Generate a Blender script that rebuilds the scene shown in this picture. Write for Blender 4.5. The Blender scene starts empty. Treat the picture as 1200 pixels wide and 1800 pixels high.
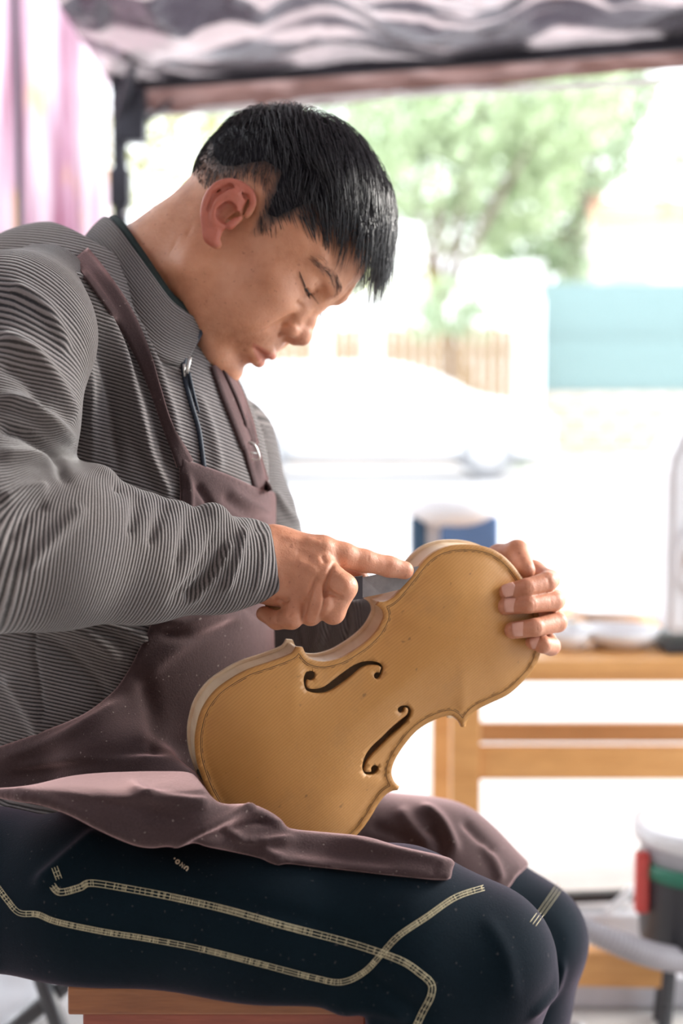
import bpy, bmesh, math, random
import numpy as np
from mathutils import Vector, Matrix
from mathutils.bvhtree import BVHTree
from mathutils.geometry import delaunay_2d_cdt
random.seed(7); RNG = np.random.RandomState(7)
scene = bpy.context.scene; COL = scene.collection
PI = math.pi

# ------------------------------------------------------------ camera, sky, sun, exposure
CAM = np.array([0.0, -1.25, 0.96]); FPX = 2500.0
PT = math.atan(200 / 2500.0)
RT = np.array([1., 0, 0]); FW = np.array([0, math.cos(PT), -math.sin(PT)]); UP = np.array([0, math.sin(PT), math.cos(PT)])
cam = bpy.data.cameras.new('camera'); cam_o = bpy.data.objects.new('camera', cam); COL.objects.link(cam_o)
cam_o.location = CAM; cam_o.rotation_euler = (PI / 2 - PT, 0, 0)
cam.sensor_width = 36; cam.sensor_height = 36; cam.sensor_fit = 'AUTO'; cam.lens = 50
cam.clip_start = 0.05; cam.clip_end = 200
cam.dof.use_dof = True; cam.dof.focus_distance = 1.145; cam.dof.aperture_fstop = 3.4
scene.camera = cam_o
world = bpy.data.worlds.new('sky'); scene.world = world; world.use_nodes = True
_b = world.node_tree.nodes['Background']; _b.inputs[0].default_value = (0.90, 0.95, 1.0, 1); _b.inputs[1].default_value = 3.3
def add_light(name, kind, loc, target, energy, color, **kw):
    l = bpy.data.lights.new(name, kind); l.energy = energy; l.color = color
    for k, v in kw.items(): setattr(l, k, v)
    o = bpy.data.objects.new(name, l); COL.objects.link(o); o.location = loc
    o.rotation_euler = (Vector(target) - Vector(loc)).to_track_quat('-Z', 'Y').to_euler(); return o
add_light('sun', 'SUN', (8, 3.2, 3.4), (0, 0, 0), 5.2, (1.0, 0.95, 0.88), angle=math.radians(22))
scene.view_settings.view_transform = 'Standard'; scene.view_settings.look = 'None'
scene.view_settings.gamma = 1; scene.view_settings.use_curve_mapping = False
scene.view_settings.exposure = 0.30

def P(px, py, d):
    return CAM + d * (FW + (px - 600) / FPX * RT - (py - 900) / FPX * UP)
def c2w(v):  # camera-aligned vector (right, depth, up) -> world
    v = np.asarray(v, float); return v[..., 0:1] * RT + v[..., 1:2] * FW + v[..., 2:3] * UP
def W2P(p):
    q = np.asarray(p) - CAM; d = q @ FW
    return 600 + FPX * (q @ RT) / d, 900 - FPX * (q @ UP) / d, d

# ------------------------------------------------------------ object helpers
def put(name, me, mat=None, parent=None, **props):
    o = bpy.data.objects.new(name, me); COL.objects.link(o)
    if mat is not None:
        me.materials.clear(); me.materials.append(mat)
    if parent is not None: o.parent = parent
    for k, v in props.items(): o[k] = v
    return o
def thing(name, label, cat, loc=(0, 0, 0), group=None):
    o = bpy.data.objects.new(name, None); COL.objects.link(o); o.location = loc; o.empty_display_size = .05
    o['label'] = label; o['category'] = cat
    if group: o['group'] = group
    return o
def tag(o, label, cat, group=None):
    o['label'] = label; o['category'] = cat
    if group: o['group'] = group
    return o
def mesh(verts, faces, smooth=True, name='m'):
    me = bpy.data.meshes.new(name)
    verts = np.asarray(verts, np.float32); 
    if isinstance(faces, np.ndarray):
        n, k = faces.shape
        me.vertices.add(len(verts)); me.vertices.foreach_set('co', verts.ravel())
        me.loops.add(n * k); me.loops.foreach_set('vertex_index', faces.astype(np.int32).ravel())
        me.polygons.add(n); me.polygons.foreach_set('loop_start', np.arange(0, n * k, k, dtype=np.int32))
        try: me.polygons.foreach_set('loop_total', np.full(n, k, np.int32))
        except Exception: pass
        me.update(calc_edges=True); me.validate()
    else:
        me.from_pydata([tuple(map(float, v)) for v in verts], [], faces); me.update()
    if smooth: me.polygons.foreach_set('use_smooth', np.ones(len(me.polygons), bool))
    return me
def rel(me, loc):   # mesh data given in world space, put under a parent at loc
    me.transform(Matrix.Translation(-Vector([float(x) for x in loc]))); return me
def attr(me, name, vals):
    a = me.attributes.new(name, 'FLOAT', 'POINT'); a.data.foreach_set('value', np.asarray(vals, np.float32)); return a
def join_arrays(parts):
    vs, fs, n = [], [], 0
    for v, f in parts:
        vs.append(np.asarray(v)); fs.append(np.asarray(f) + n); n += len(v)
    return np.concatenate(vs), np.concatenate(fs)

def catmull(pts, n=12, closed=False):
    p = np.asarray(pts, float); m = len(p); out = []
    rng = range(m if closed else m - 1)
    for i in rng:
        if closed: a, b, c, d = p[(i - 1) % m], p[i], p[(i + 1) % m], p[(i + 2) % m]
        else: a, b, c, d = p[max(i - 1, 0)], p[i], p[i + 1], p[min(i + 2, m - 1)]
        for k in range(n):
            t = k / n
            out.append(.5 * ((2 * b) + (c - a) * t + (2 * a - 5 * b + 4 * c - d) * t * t + (3 * b - a - 3 * c + d) * t ** 3))
    if not closed: out.append(p[-1])
    return np.array(out)
def tube(pts, rad, seg=8, cap=True, flat=None):
    """tube along pts; rad scalar or list; returns verts, quads (caps as fan to centre)"""
    p = np.asarray(pts, float); n = len(p); r = np.broadcast_to(np.asarray(rad, float), (n,))
    t = np.gradient(p, axis=0); t /= np.linalg.norm(t, axis=1, keepdims=True) + 1e-12
    a = np.array([0, 0, 1.]) if abs(t[0][2]) < .9 else np.array([1., 0, 0])
    u = np.cross(t[0], a); u /= np.linalg.norm(u); V = []
    for i in range(n):
        u = u - t[i] * (u @ t[i]); u /= np.linalg.norm(u) + 1e-12; w = np.cross(t[i], u)
        for k in range(seg):
            g = 2 * PI * k / seg
            V.append(p[i] + r[i] * (math.cos(g) * u + math.sin(g) * w))
    F = []
    for i in range(n - 1):
        for k in range(seg):
            k2 = (k + 1) % seg
            F.append((i * seg + k, i * seg + k2, (i + 1) * seg + k2, (i + 1) * seg + k))
    if cap:
        V.append(p[0]); V.append(p[-1]); c0, c1 = len(V) - 2, len(V) - 1
        for k in range(seg):
            k2 = (k + 1) % seg
            F.append((c0, k2, k, k)); F.append((c1, (n - 1) * seg + k, (n - 1) * seg + k2, (n - 1) * seg + k2))
    return np.array(V), [tuple(dict.fromkeys(f)) for f in F]
def tubes_mesh(lst, seg=8):
    vs, fs, n = [], [], 0
    for p, r in lst:
        v, f = tube(p, r, seg); vs.append(v); fs += [tuple(i + n for i in q) for q in f]; n += len(v)
    return mesh(np.concatenate(vs), fs)
def box_mesh(sx, sy, sz, bev=.004, loc=(0, 0, 0), rot=None, seg=2):
    bm = bmesh.new(); bmesh.ops.create_cube(bm, size=1)
    bmesh.ops.scale(bm, vec=(sx, sy, sz), verts=bm.verts)
    if bev > 0: bmesh.ops.bevel(bm, geom=bm.edges[:], offset=min(bev, .45 * min(sx, sy, sz)), segments=seg, affect='EDGES', profile=.5)
    if rot is not None: bmesh.ops.transform(bm, matrix=rot, verts=bm.verts)
    bmesh.ops.translate(bm, vec=loc, verts=bm.verts)
    me = bpy.data.meshes.new('box'); bm.to_mesh(me); bm.free(); return me
def beam(a, b, w, h, bev=.003):
    a = Vector(a); b = Vector(b); d = b - a
    return box_mesh(w, h, d.length, bev, (a + b) / 2, d.to_track_quat('Z', 'Y').to_matrix().to_4x4())
def lathe(prof, seg=32, loc=(0, 0, 0), axis=None):
    n = len(prof); V = []; F = []
    for r, z in prof:
        for k in range(seg):
            g = 2 * PI * k / seg; V.append((r * math.cos(g), r * math.sin(g), z))
    for i in range(n - 1):
        for k in range(seg):
            k2 = (k + 1) % seg; F.append((i * seg + k, i * seg + k2, (i + 1) * seg + k2, (i + 1) * seg + k))
    F.append(tuple(range(seg))[::-1]); F.append(tuple((n - 1) * seg + k for k in range(seg)))
    me = mesh(V, F)
    if axis is not None: me.transform(Vector(axis).to_track_quat('Z', 'Y').to_matrix().to_4x4())
    me.transform(Matrix.Translation(Vector([float(x) for x in loc]))); return me

# ------------------------------------------------------------ materials
def mat(name, build):
    m = bpy.data.materials.new(name); m.use_nodes = True; nt = m.node_tree
    b = nt.nodes['Principled BSDF']; build(nt, b); return m
class NT:
    def __init__(s, nt): s.nt = nt
    def n(s, t, **kw):
        nd = s.nt.nodes.new(t)
        for k, v in kw.items(): setattr(nd, k, v)
        return nd
    def l(s, a, b): s.nt.links.new(a, b)
    def noise(s, scale, detail=4, rough=.6, vec=None, dist=0):
        nd = s.n('ShaderNodeTexNoise'); nd.inputs['Scale'].default_value = scale; nd.inputs['Detail'].default_value = detail
        nd.inputs['Roughness'].default_value = rough; nd.inputs['Distortion'].default_value = dist
        s.l(vec if vec is not None else s.obj(), nd.inputs['Vector']); return nd.outputs['Fac']
    def obj(s):
        if not hasattr(s, '_tc'): s._tc = s.n('ShaderNodeTexCoord')
        return s._tc.outputs['Object']
    def ramp(s, fac, stops):
        r = s.n('ShaderNodeValToRGB'); s.l(fac, r.inputs[0]); e = r.color_ramp.elements
        while len(e) < len(stops): e.new(.5)
        for i, (p, c) in enumerate(stops):
            e[i].position = p; e[i].color = tuple(c) + ((1,) if len(c) == 3 else ())
        return r.outputs[0]
    def math(s, op, a, b=0, c=None, clamp=False):
        m = s.n('ShaderNodeMath', operation=op); m.use_clamp = clamp
        for i, v in enumerate([a, b] + ([c] if c is not None else [])):
            if hasattr(v, 'default_value') or hasattr(v, 'links'): s.l(v, m.inputs[i])
            else: m.inputs[i].default_value = v
        return m.outputs[0]
    def mix(s, f, a, b, mode='MIX'):
        m = s.n('ShaderNodeMix', data_type='RGBA', blend_type=mode)
        for i, v in ((0, f), (6, a), (7, b)):
            if isinstance(v, (int, float)): m.inputs[i].default_value = v
            elif isinstance(v, tuple): m.inputs[i].default_value = v + ((1,) if len(v) == 3 else ())
            else: s.l(v, m.inputs[i])
        return m.outputs[2]
    def attr(s, name):
        a = s.n('ShaderNodeAttribute'); a.attribute_name = name; return a.outputs['Fac']
    def bump(s, h, strength=.5, dist=.001):
        b = s.n('ShaderNodeBump'); b.inputs['Strength'].default_value = strength; b.inputs['Distance'].default_value = dist
        s.l(h, b.inputs['Height']); return b.outputs[0]
    def scaled(s, sc):
        m = s.n('ShaderNodeMapping'); m.inputs['Scale'].default_value = sc; s.l(s.obj(), m.inputs['Vector']); return m.outputs[0]
def simple(name, col, rough=.6, metal=0., var=.12, scale=12., bump=0., spec=.5):
    def bld(nt, b):
        k = NT(nt); f = k.noise(scale, 5)
        lo = tuple(max(0, c * (1 - var)) for c in col); hi = tuple(min(1, c * (1 + var)) for c in col)
        k.l(k.ramp(f, [(.3, lo), (.7, hi)]), b.inputs['Base Color'])
        b.inputs['Roughness'].default_value = rough; b.inputs['Metallic'].default_value = metal
        b.inputs['Specular IOR Level'].default_value = spec
        if bump: k.l(k.bump(k.noise(scale * 8, 3), bump, .002), b.inputs['Normal'])
    return mat(name, bld)
def wood(name, c1, c2, axis='X', scale=6., rough=.5):
    def bld(nt, b):
        k = NT(nt); sc = {'X': (1, 9, 9), 'Y': (9, 1, 9), 'Z': (9, 9, 1)}[axis]
        v = k.scaled(sc); f = k.noise(scale, 6, .65, v, .6); g = k.noise(scale * 5, 3, .6, v)
        c = k.ramp(f, [(.3, c1), (.7, c2)]); c = k.mix(.25, c, k.ramp(g, [(.35, tuple(x * .6 for x in c1)), (.65, c2)]))
        k.l(c, b.inputs['Base Color']); b.inputs['Roughness'].default_value = rough
        k.l(k.bump(g, .3, .001), b.inputs['Normal'])
    return mat(name, bld)

# ------------------------------------------------------------ signed-distance sculpting
def smin(a, b, k):
    if k <= 0: return np.minimum(a, b)
    h = np.clip(.5 + .5 * (b - a) / k, 0, 1); return b + (a - b) * h - k * h * (1 - h)
class Fld:
    def __init__(s, lo, hi, h):
        s.lo = np.asarray(lo, float); s.h = h; s.n = np.ceil((np.asarray(hi) - s.lo) / h).astype(int) + 1
        s.f = np.full(s.n, .06, np.float32)
        s.ax = [(s.lo[i] + h * np.arange(s.n[i])).astype(np.float32) for i in range(3)]
    def sl(s, lo, hi):
        a = np.clip(np.floor((np.asarray(lo) - s.lo) / s.h).astype(int), 0, s.n)
        b = np.clip(np.ceil((np.asarray(hi) - s.lo) / s.h).astype(int) + 1, 0, s.n)
        S = tuple(slice(a[i], b[i]) for i in range(3))
        X = s.ax[0][S[0]][:, None, None]; Y = s.ax[1][S[1]][None, :, None]; Z = s.ax[2][S[2]][None, None, :]
        return S, X, Y, Z
    def put(s, S, d, k, mode):
        if d.size == 0: return
        if mode == 'u': s.f[S] = smin(s.f[S], d, k)
        elif mode == 's': s.f[S] = -smin(-s.f[S], d, k)
        elif mode == 'i': s.f[S] = -smin(-s.f[S], -d, k)
    def cone(s, a, b, ra, rb, k=.01, mode='u', sc=None):
        a = np.asarray(a, float); b = np.asarray(b, float); m = max(ra, rb) + k + .012 + 2 * s.h
        S, X, Y, Z = s.sl(np.minimum(a, b) - m, np.maximum(a, b) + m)
        ba = b - a; L = max(ba @ ba, 1e-12)
        x, y, z = X - a[0], Y - a[1], Z - a[2]
        t = np.clip((x * ba[0] + y * ba[1] + z * ba[2]) / L, 0, 1)
        d = np.sqrt((x - t * ba[0]) ** 2 + (y - t * ba[1]) ** 2 + (z - t * ba[2]) ** 2) - (ra + (rb - ra) * t)
        s.put(S, d, k, mode)
    def chain(s, pts, rs, k=.01, mode='u'):
        if np.isscalar(rs): rs = [rs] * len(pts)
        for i in range(len(pts) - 1): s.cone(pts[i], pts[i + 1], rs[i], rs[i + 1], k if i or k < .004 else k, mode)
    def ell(s, c, r, k=.01, mode='u', R=None):
        c = np.asarray(c, float); r = np.asarray(r, float) * np.ones(3); m = (r.max() if R is not None else r) + k + .012 + 2 * s.h
        S, X, Y, Z = s.sl(c - m, c + m); x, y, z = X - c[0], Y - c[1], Z - c[2]
        if R is not None:
            R = np.asarray(R); x, y, z = (x * R[0][0] + y * R[0][1] + z * R[0][2], x * R[1][0] + y * R[1][1] + z * R[1][2], x * R[2][0] + y * R[2][1] + z * R[2][2])
        k0 = np.sqrt((x / r[0]) ** 2 + (y / r[1]) ** 2 + (z / r[2]) ** 2)
        k1 = np.sqrt((x / r[0] ** 2) ** 2 + (y / r[1] ** 2) ** 2 + (z / r[2] ** 2) ** 2) + 1e-9
        s.put(S, np.where(k0 < 1e-3, -r.min(), k0 * (k0 - 1) / k1), k, mode)
    def stroke(s, pts, w, amp):
        """raise (amp<0) or cut (amp>0) along a 3-D polyline"""
        pts = np.asarray(pts, float); S, X, Y, Z = s.sl(pts.min(0) - 2.6 * w, pts.max(0) + 2.6 * w)
        if min(s.f[S].shape) == 0: return
        D = np.full(s.f[S].shape, 1e9, np.float32)
        for a, b in zip(pts[:-1], pts[1:]):
            ba = b - a; L = max(ba @ ba, 1e-12); x, y, z = X - a[0], Y - a[1], Z - a[2]
            t = np.clip((x * ba[0] + y * ba[1] + z * ba[2]) / L, 0, 1)
            D = np.minimum(D, (x - t * ba[0]) ** 2 + (y - t * ba[1]) ** 2 + (z - t * ba[2]) ** 2)
        s.f[S] += (amp * np.exp(-D / w ** 2)).astype(np.float32)
    def plane(s, p, n, side=1, k=0.):
        """keep the side where (x-p).n < 0"""
        n = np.asarray(n, float); X, Y, Z = s.ax[0][:, None, None], s.ax[1][None, :, None], s.ax[2][None, None, :]
        s.f = -smin(-s.f, -((X - p[0]) * n[0] + (Y - p[1]) * n[1] + (Z - p[2]) * n[2]), k)
    def nets(s):
        f = s.f.copy(); f[0] = f[-1] = .01; f[:, 0] = f[:, -1] = .01; f[:, :, 0] = f[:, :, -1] = .01
        neg = f < 0
        c = neg[:-1, :-1, :-1].astype(np.int8)
        cnt = np.zeros(c.shape, np.int8)
        for i in (0, 1):
            for j in (0, 1):
                for k in (0, 1):
                    cnt += neg[i:i + f.shape[0] - 1, j:j + f.shape[1] - 1, k:k + f.shape[2] - 1]
        act = np.argwhere((cnt > 0) & (cnt < 8)); idx = np.full(c.shape, -1, np.int32); idx[tuple(act.T)] = np.arange(len(act))
        val = {}
        for i in (0, 1):
            for j in (0, 1):
                for k in (0, 1): val[(i, j, k)] = f[act[:, 0] + i, act[:, 1] + j, act[:, 2] + k]
        acc = np.zeros((len(act), 3)); num = np.zeros(len(act))
        for a in val:
            for ax in range(3):
                if a[ax] == 0:
                    b = list(a); b[ax] = 1; b = tuple(b); va, vb = val[a], val[b]; m = (va < 0) != (vb < 0)
                    t = np.where(m, va / np.where(m, va - vb, 1), 0); q = np.tile(np.array(a, float), (len(act), 1)); q[:, ax] = t
                    acc[m] += q[m]; num += m
        V = s.lo + s.h * (act + acc / num[:, None]); Q = []
        for ax in range(3):
            A = [slice(None)] * 3; B = [slice(None)] * 3; A[ax] = slice(0, -1); B[ax] = slice(1, None)
            m = neg[tuple(A)] != neg[tuple(B)]; e = np.argwhere(m)
            o1, o2 = [(1, 2), (2, 0), (0, 1)][ax]
            ok = (e[:, o1] > 0) & (e[:, o2] > 0) & (e[:, o1] < s.n[o1] - 1) & (e[:, o2] < s.n[o2] - 1); e = e[ok]
            d1 = np.zeros(3, int); d1[o1] = 1; d2 = np.zeros(3, int); d2[o2] = 1
            g = lambda p: idx[p[:, 0], p[:, 1], p[:, 2]]
            q = np.stack([g(e - d1 - d2), g(e - d2), g(e), g(e - d1)], 1)
            fl = neg[tuple(e.T)]; q[~fl] = q[~fl][:, ::-1]; Q.append(q)
        Q = np.concatenate(Q); Q = Q[(Q >= 0).all(1)]
        return V, Q
def smooth_verts(V, Q, it=1, lam=.5):
    n = len(V); V = V.copy()
    e = np.concatenate([Q[:, [0, 1]], Q[:, [1, 2]], Q[:, [2, 3]], Q[:, [3, 0]]]); e = np.concatenate([e, e[:, ::-1]])
    deg = np.bincount(e[:, 0], minlength=n)[:, None]
    for _ in range(it):
        s = np.stack([np.bincount(e[:, 0], V[e[:, 1], i], minlength=n) for i in range(3)], 1) / np.maximum(deg, 1)
        V += lam * (s - V)
    return V
def vnormals(V, Q):
    nrm = np.cross(V[Q[:, 2]] - V[Q[:, 0]], V[Q[:, 3]] - V[Q[:, 1]]); N = np.zeros_like(V)
    for i in range(4):
        for c in range(3): N[:, c] += np.bincount(Q[:, i], nrm[:, c], minlength=len(V))
    return N / (np.linalg.norm(N, axis=1, keepdims=True) + 1e-12)
def pdist(px, py, line):
    """distance in px of arrays to a polyline, and the fraction along it"""
    line = np.asarray(line, float); D = np.full(np.shape(px), 1e9); T = np.zeros(np.shape(px)); SG = np.zeros(np.shape(px)); n = len(line) - 1
    for i in range(n):
        a, b = line[i], line[i + 1]; ba = b - a; L = max(ba @ ba, 1e-9)
        t = np.clip(((px - a[0]) * ba[0] + (py - a[1]) * ba[1]) / L, 0, 1)
        dx = px - a[0] - t * ba[0]; dy = py - a[1] - t * ba[1]; d = np.hypot(dx, dy); m = d < D
        D = np.where(m, d, D); T = np.where(m, (i + t) / n, T); SG = np.where(m, np.sign(ba[0] * dy - ba[1] * dx), SG)
    return D, T, SG
def folds(V, N, strokes, dmax=9., gain=1.):
    """cloth folds: (polyline as seen from the front, width px, height mm, +ridge/-valley) on surfaces facing the viewer side"""
    px, py, d = W2P(V); face = np.clip(-(N @ FW) * 2.2 + .25, 0, 1) * (d < dmax); off = np.zeros(len(V))
    for st in strokes:
        line, w, a = st[0], st[1], st[2]
        ln = catmull(line, 5); lo = ln.min(0) - 3 * w; hi = ln.max(0) + 3 * w
        m = (px > lo[0]) & (px < hi[0]) & (py > lo[1]) & (py < hi[1]) & (face > 0)
        if not m.any(): continue
        D, T, SG = pdist(px[m], py[m], ln); env = np.clip(np.minimum(T, 1 - T) * 5 + .15, 0, 1)
        off[m] += gain * a * .001 * np.exp(-(D / w) ** 2) * env * face[m]
    return V + N * off[:, None]
# ------------------------------------------------------------ the place
def G(px, py): # ground point seen at px,py
    dr = P(px, py, 1.) - CAM; t = -CAM[2] / dr[2]; return CAM + dr * t
def S(o): o['kind'] = 'structure'; return o
def grid_mesh(fn, nu, nv):
    V = [fn(i / (nu - 1), k / (nv - 1)) for i in range(nu) for k in range(nv)]
    F = [(i * nv + k, (i + 1) * nv + k, (i + 1) * nv + k + 1, i * nv + k + 1) for i in range(nu - 1) for k in range(nv - 1)]
    return mesh(V, F)
def nz(x, y=0., z=0.):
    from mathutils import noise
    return noise.noise(Vector((x, y, z)))
def env_setting():
    def ground(nt, b):
        k = NT(nt); f = k.noise(.9, 6, .65); g = k.noise(14, 5, .7)
        c = k.ramp(f, [(.3, (.42, .40, .39)), (.7, (.56, .54, .52))]); c = k.mix(k.ramp(g, [(.35, (0, 0, 0)), (.7, (.45, .45, .45))]), c, (.30, .29, .29))
        k.l(c, b.inputs['Base Color']); b.inputs['Roughness'].default_value = .9
    S(put('floor', grid_mesh(lambda u, v: (-14 + 34 * u, -4.5 + 9.5 * v, 0), 2, 2), mat('pale_concrete', ground)))
    S(put('road', grid_mesh(lambda u, v: (-40 + 80 * u, 5 + 50 * v, -.03), 2, 2), simple('pale_road', (.50, .49, .50), .9, var=.1, scale=1.)))
    S(put('trim_1', box_mesh(80, .25, .14, .02, (0, 5.0, -.02)), simple('kerb_stone', (.50, .46, .42), .8)))
    S(put('pavement', box_mesh(80, 2.4, .12, .02, (0, 20.4, .03)), simple('far_pavement', (.62, .50, .40), .9, var=.1, scale=2)))
def env_far():
    leafm = [simple('leaf_light', (.50, .60, .38), .6, var=.4, scale=3), simple('leaf_mid', (.42, .52, .34), .6, var=.4, scale=3), simple('leaf_yellow', (.42, .42, .12), .6, var=.3, scale=3)]
    bark = simple('bark', (.20, .15, .13), .9, var=.3, scale=8)
    rng = np.random.RandomState(11)
    base = [np.array([(-.5, 0, 0), (0, -.22, .08), (.5, 0, 0), (0, .22, .08)])]
    def foliage(blobs, n, size, m, parent, loc):
        V = []; F = []
        w = np.array([b[3] ** 2 for b in blobs]); w = w / w.sum()
        for i in range(n):
            b = blobs[rng.choice(len(blobs), p=w)]; u = rng.normal(size=3); u /= np.linalg.norm(u); r = b[3] * (.55 + .45 * rng.rand() ** .5)
            c = np.array(b[:3]) + u * r * np.array([1, 1, .85]); q = rng.normal(size=(3, 3)); q, _ = np.linalg.qr(q); k = len(V)
            for p in base[0] * size * (.7 + .6 * rng.rand()): V.append(c + p @ q)
            F.append((k, k + 1, k + 2, k + 3))
        put('foliage', rel(mesh(np.array(V), np.array(F), False), loc), m, parent, kind='stuff')
    def tree(name, label, x, y, h, r, blobs, n, m, size=.16, lean=0., group=None):
        t = thing(name, label, 'tree', (x, y, 0), group)
        pts = np.array([[0, 0, -.05], [lean * .3, 0, h * .3], [lean * .7, .1, h * .6], [lean, 0, h]]); v, f = tube(catmull(pts, 4), np.linspace(r, r * .5, 13), 10); put('trunk', mesh(v, f), bark, t)
        lst = []
        for b in blobs: lst.append((np.array([[lean * .8, 0, h * .7], [(lean * .8 + b[0] - x) / 2, 0, (h * .7 + b[2]) / 2 + .2], [b[0] - x, b[1] - y, b[2]]]), [r * .4, r * .3, r * .12]))
        for l in lst:
            v, f = tube(l[0], l[1], 6); put('branch', mesh(v, f), bark, t)
        foliage(blobs, n, size, m, t, (x, y, 0))
        return t
    def B(px, py, d, r): p = P(px, py, d); return (p[0], p[1], p[2], r)
    g = lambda px, d: P(px, 700, d)
    q = g(770, 24); tree('leaning_tree', 'tall light green tree with a leaning brown trunk beyond the wooden fence', q[0] + .9, q[1], 3.4, .17, [B(760, 300, 24, 1.1), B(850, 180, 24, 1.3), B(690, 220, 24.5, 1.0), B(900, 320, 25, 1.2), B(980, 180, 24, 1.2), B(820, 400, 25, .8), B(760, 200, 25, 1.0), B(930, 250, 25.5, 1.2)], 7500, leafm[0], .22, lean=-1.1)
    q = g(1000, 28); tree('broad_tree', 'broad pale green tree standing behind the white posts, right of centre', q[0], q[1], 4.4, .24, [B(1010, 260, 28, 1.3), B(1070, 170, 28, 1.0), B(940, 400, 28, 1.1), B(1040, 90, 28, 1.2), B(980, 480, 28, .7)], 5200, leafm[1], .24)
    q = g(540, 27); tree('tree', 'faint green tree behind the man’s head'.replace('’', "'"), q[0], q[1], 3.4, .2, [B(560, 200, 27, 1.2), B(640, 330, 27, 1.2), B(520, 380, 27, 1.2), B(600, 450, 27, .9), B(430, 230, 27, 1.)], 3800, leafm[1], .24)
    q = g(285, 12); tree('tree', 'yellow-green tree seen between the tent pole and his neck', q[0], q[1], 2.2, .1, [B(270, 350, 12, .45), B(330, 260, 12, .40), B(250, 230, 12, .35), B(120, 300, 12, .6), B(60, 200, 12, .5)], 1500, leafm[2], .10)
    q = g(1230, 24); tree('tree', 'dark green tree at the right edge above the white house', q[0], q[1], 3.5, .2, [B(1225, 330, 24, .8), B(1245, 250, 24, .8)], 900, leafm[1])
    # bushes
    for (px, py, d, r, n, lab, m) in ((790, 540, 21.0, .52, 900, 'round green bush in front of the wooden fence', 1), (690, 480, 23.4, .6, 500, 'yellowish bush beside the leaning trunk', 2), (905, 796, 19.5, .22, 260, 'small green shrub at the foot of the stone wall', 0)):
        p = P(px, py, d); t = thing('bush', lab, 'bush', (p[0], p[1], 0)); b = [(p[0], p[1], p[2], r), (p[0] + r * .7, p[1], p[2] - r * .4, r * .7), (p[0] - r * .7, p[1], p[2] - r * .4, r * .7)]
        foliage(b, n, .13, leafm[m], t, (p[0], p[1], 0)); v, f = tube(np.array([[0, 0, 0], [0, 0, p[2] * .6], [0.05, 0, p[2]]]), [.05, .04, .02], 8); put('stem', mesh(v, f), bark, t)
    # brown board fence, each board a part
    ft = thing('board_fence', 'brown upright board fence behind the white car', 'fence', P(690, 700, 22.3) * [1, 1, 0]); fl = ft.location; mw = wood('fence_board', (.34, .23, .14), (.46, .33, .20), 'Z', 3)
    x0, x1 = P(430, 700, 22.3)[0], P(905, 700, 22.3)[0]; bw = .155; i = 0; me0 = box_mesh(bw * .92, .03, 1.95, .008, (0, 0, 1.1)); y = P(600, 700, 22.3)[1]
    x = x0
    while x < x1:
        o = put('board', me0, mw, ft); o.location = (x - fl[0], .01 * (i % 3) + y - fl[1], .02 * math.sin(i * 2.3)); x += bw; i += 1
    for z in (.5, 1.7): put('rail', box_mesh(x1 - x0 + .1, .05, .09, .01, ((x0 + x1) / 2 - fl[0], .05 + y - fl[1], z)), mw, ft)
    # white posts in front of the fence
    mwh = simple('white_paint', (.80, .80, .80), .6, var=.04); 
    for px, w in ((566, .26), (655, .28), (925, .36)):
        p = P(px, 700, 21.2); t = thing('gate_post', {566: 'white square post directly below the fringe, nearest the nose, behind the car', 655: 'white square post just right of the man\'s nose and chin, behind the car', 925: 'widest white post, left of the turquoise fence'}[px], 'post', (p[0], p[1], 0), 'white posts along the street')
        put('shaft', box_mesh(w, w, 2.35 if px < 900 else 2.9, .02, (0, 0, 1.17 if px < 900 else 1.45)), mwh, t); put('cap', box_mesh(w + .08, w + .08, .08, .02, (0, 0, 2.37 if px < 900 else 2.92)), mwh, t); put('plinth', box_mesh(w + .08, w + .08, .25, .02, (0, 0, .12)), mwh, t)
    # turquoise sheet fence on a low stone wall
    mt = simple('turquoise_sheet', (.36, .49, .49), .6, var=.06, scale=1.5); x0, x1 = P(952, 700, 22)[0], P(1290, 700, 22)[0]; yy = P(600, 700, 22)[1]
    ft = thing('sheet_fence', 'pale turquoise ribbed metal fence on top of the stone wall', 'fence', ((x0 + x1) / 2, yy, 1.05)); n = 12; w = (x1 - x0) / n
    def panel():
        V = []; F = []; m = 25
        for i in range(m):
            xx = -w / 2 + w * i / (m - 1); yo = .02 * (1 if (i // 2) % 2 else -1); V += [(xx, yo, 0), (xx, yo, 1.68)]
        F = [(2 * i, 2 * i + 2, 2 * i + 3, 2 * i + 1) for i in range(m - 1)]; return mesh(V, F, False)
    pm = panel()
    for i in range(n): o = put('sheet_panel', pm, mt, ft); o.location = (x0 + w * (i + .5) - (x0 + x1) / 2, 0, 0); mo = o.modifiers.new('t', 'SOLIDIFY'); mo.thickness = .01
    for z in (.02, .85, 1.66): put('rail', box_mesh(x1 - x0, .05, .06, .01, (0, .045, z)), mt, ft)
    mst = [simple('wall_stone', (.60, .50, .42), .9, var=.15, scale=6), simple('wall_stone_pale', (.70, .62, .54), .9, var=.12, scale=6)]
    t = thing('stone_wall', 'low beige stone wall beneath the turquoise fence', 'wall', ((x0 + x1) / 2, yy, 0)); put('core', box_mesh(x1 - x0, .24, 1.04, .01, (0, .04, .52)), mst[1], t)
    me0 = box_mesh(.46, .14, .19, .03, seg=2); r = 0
    for k in range(5):
        x = x0 + (.24 if k % 2 else .0)
        while x < x1 - .2:
            o = put('stone', me0, mst[(r * 7) % 3 % 2], t); o.location = (x + .24 - (x0 + x1) / 2, -.12 + .012 * math.sin(r * 1.7), .11 + k * .205); x += .49; r += 1
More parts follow.
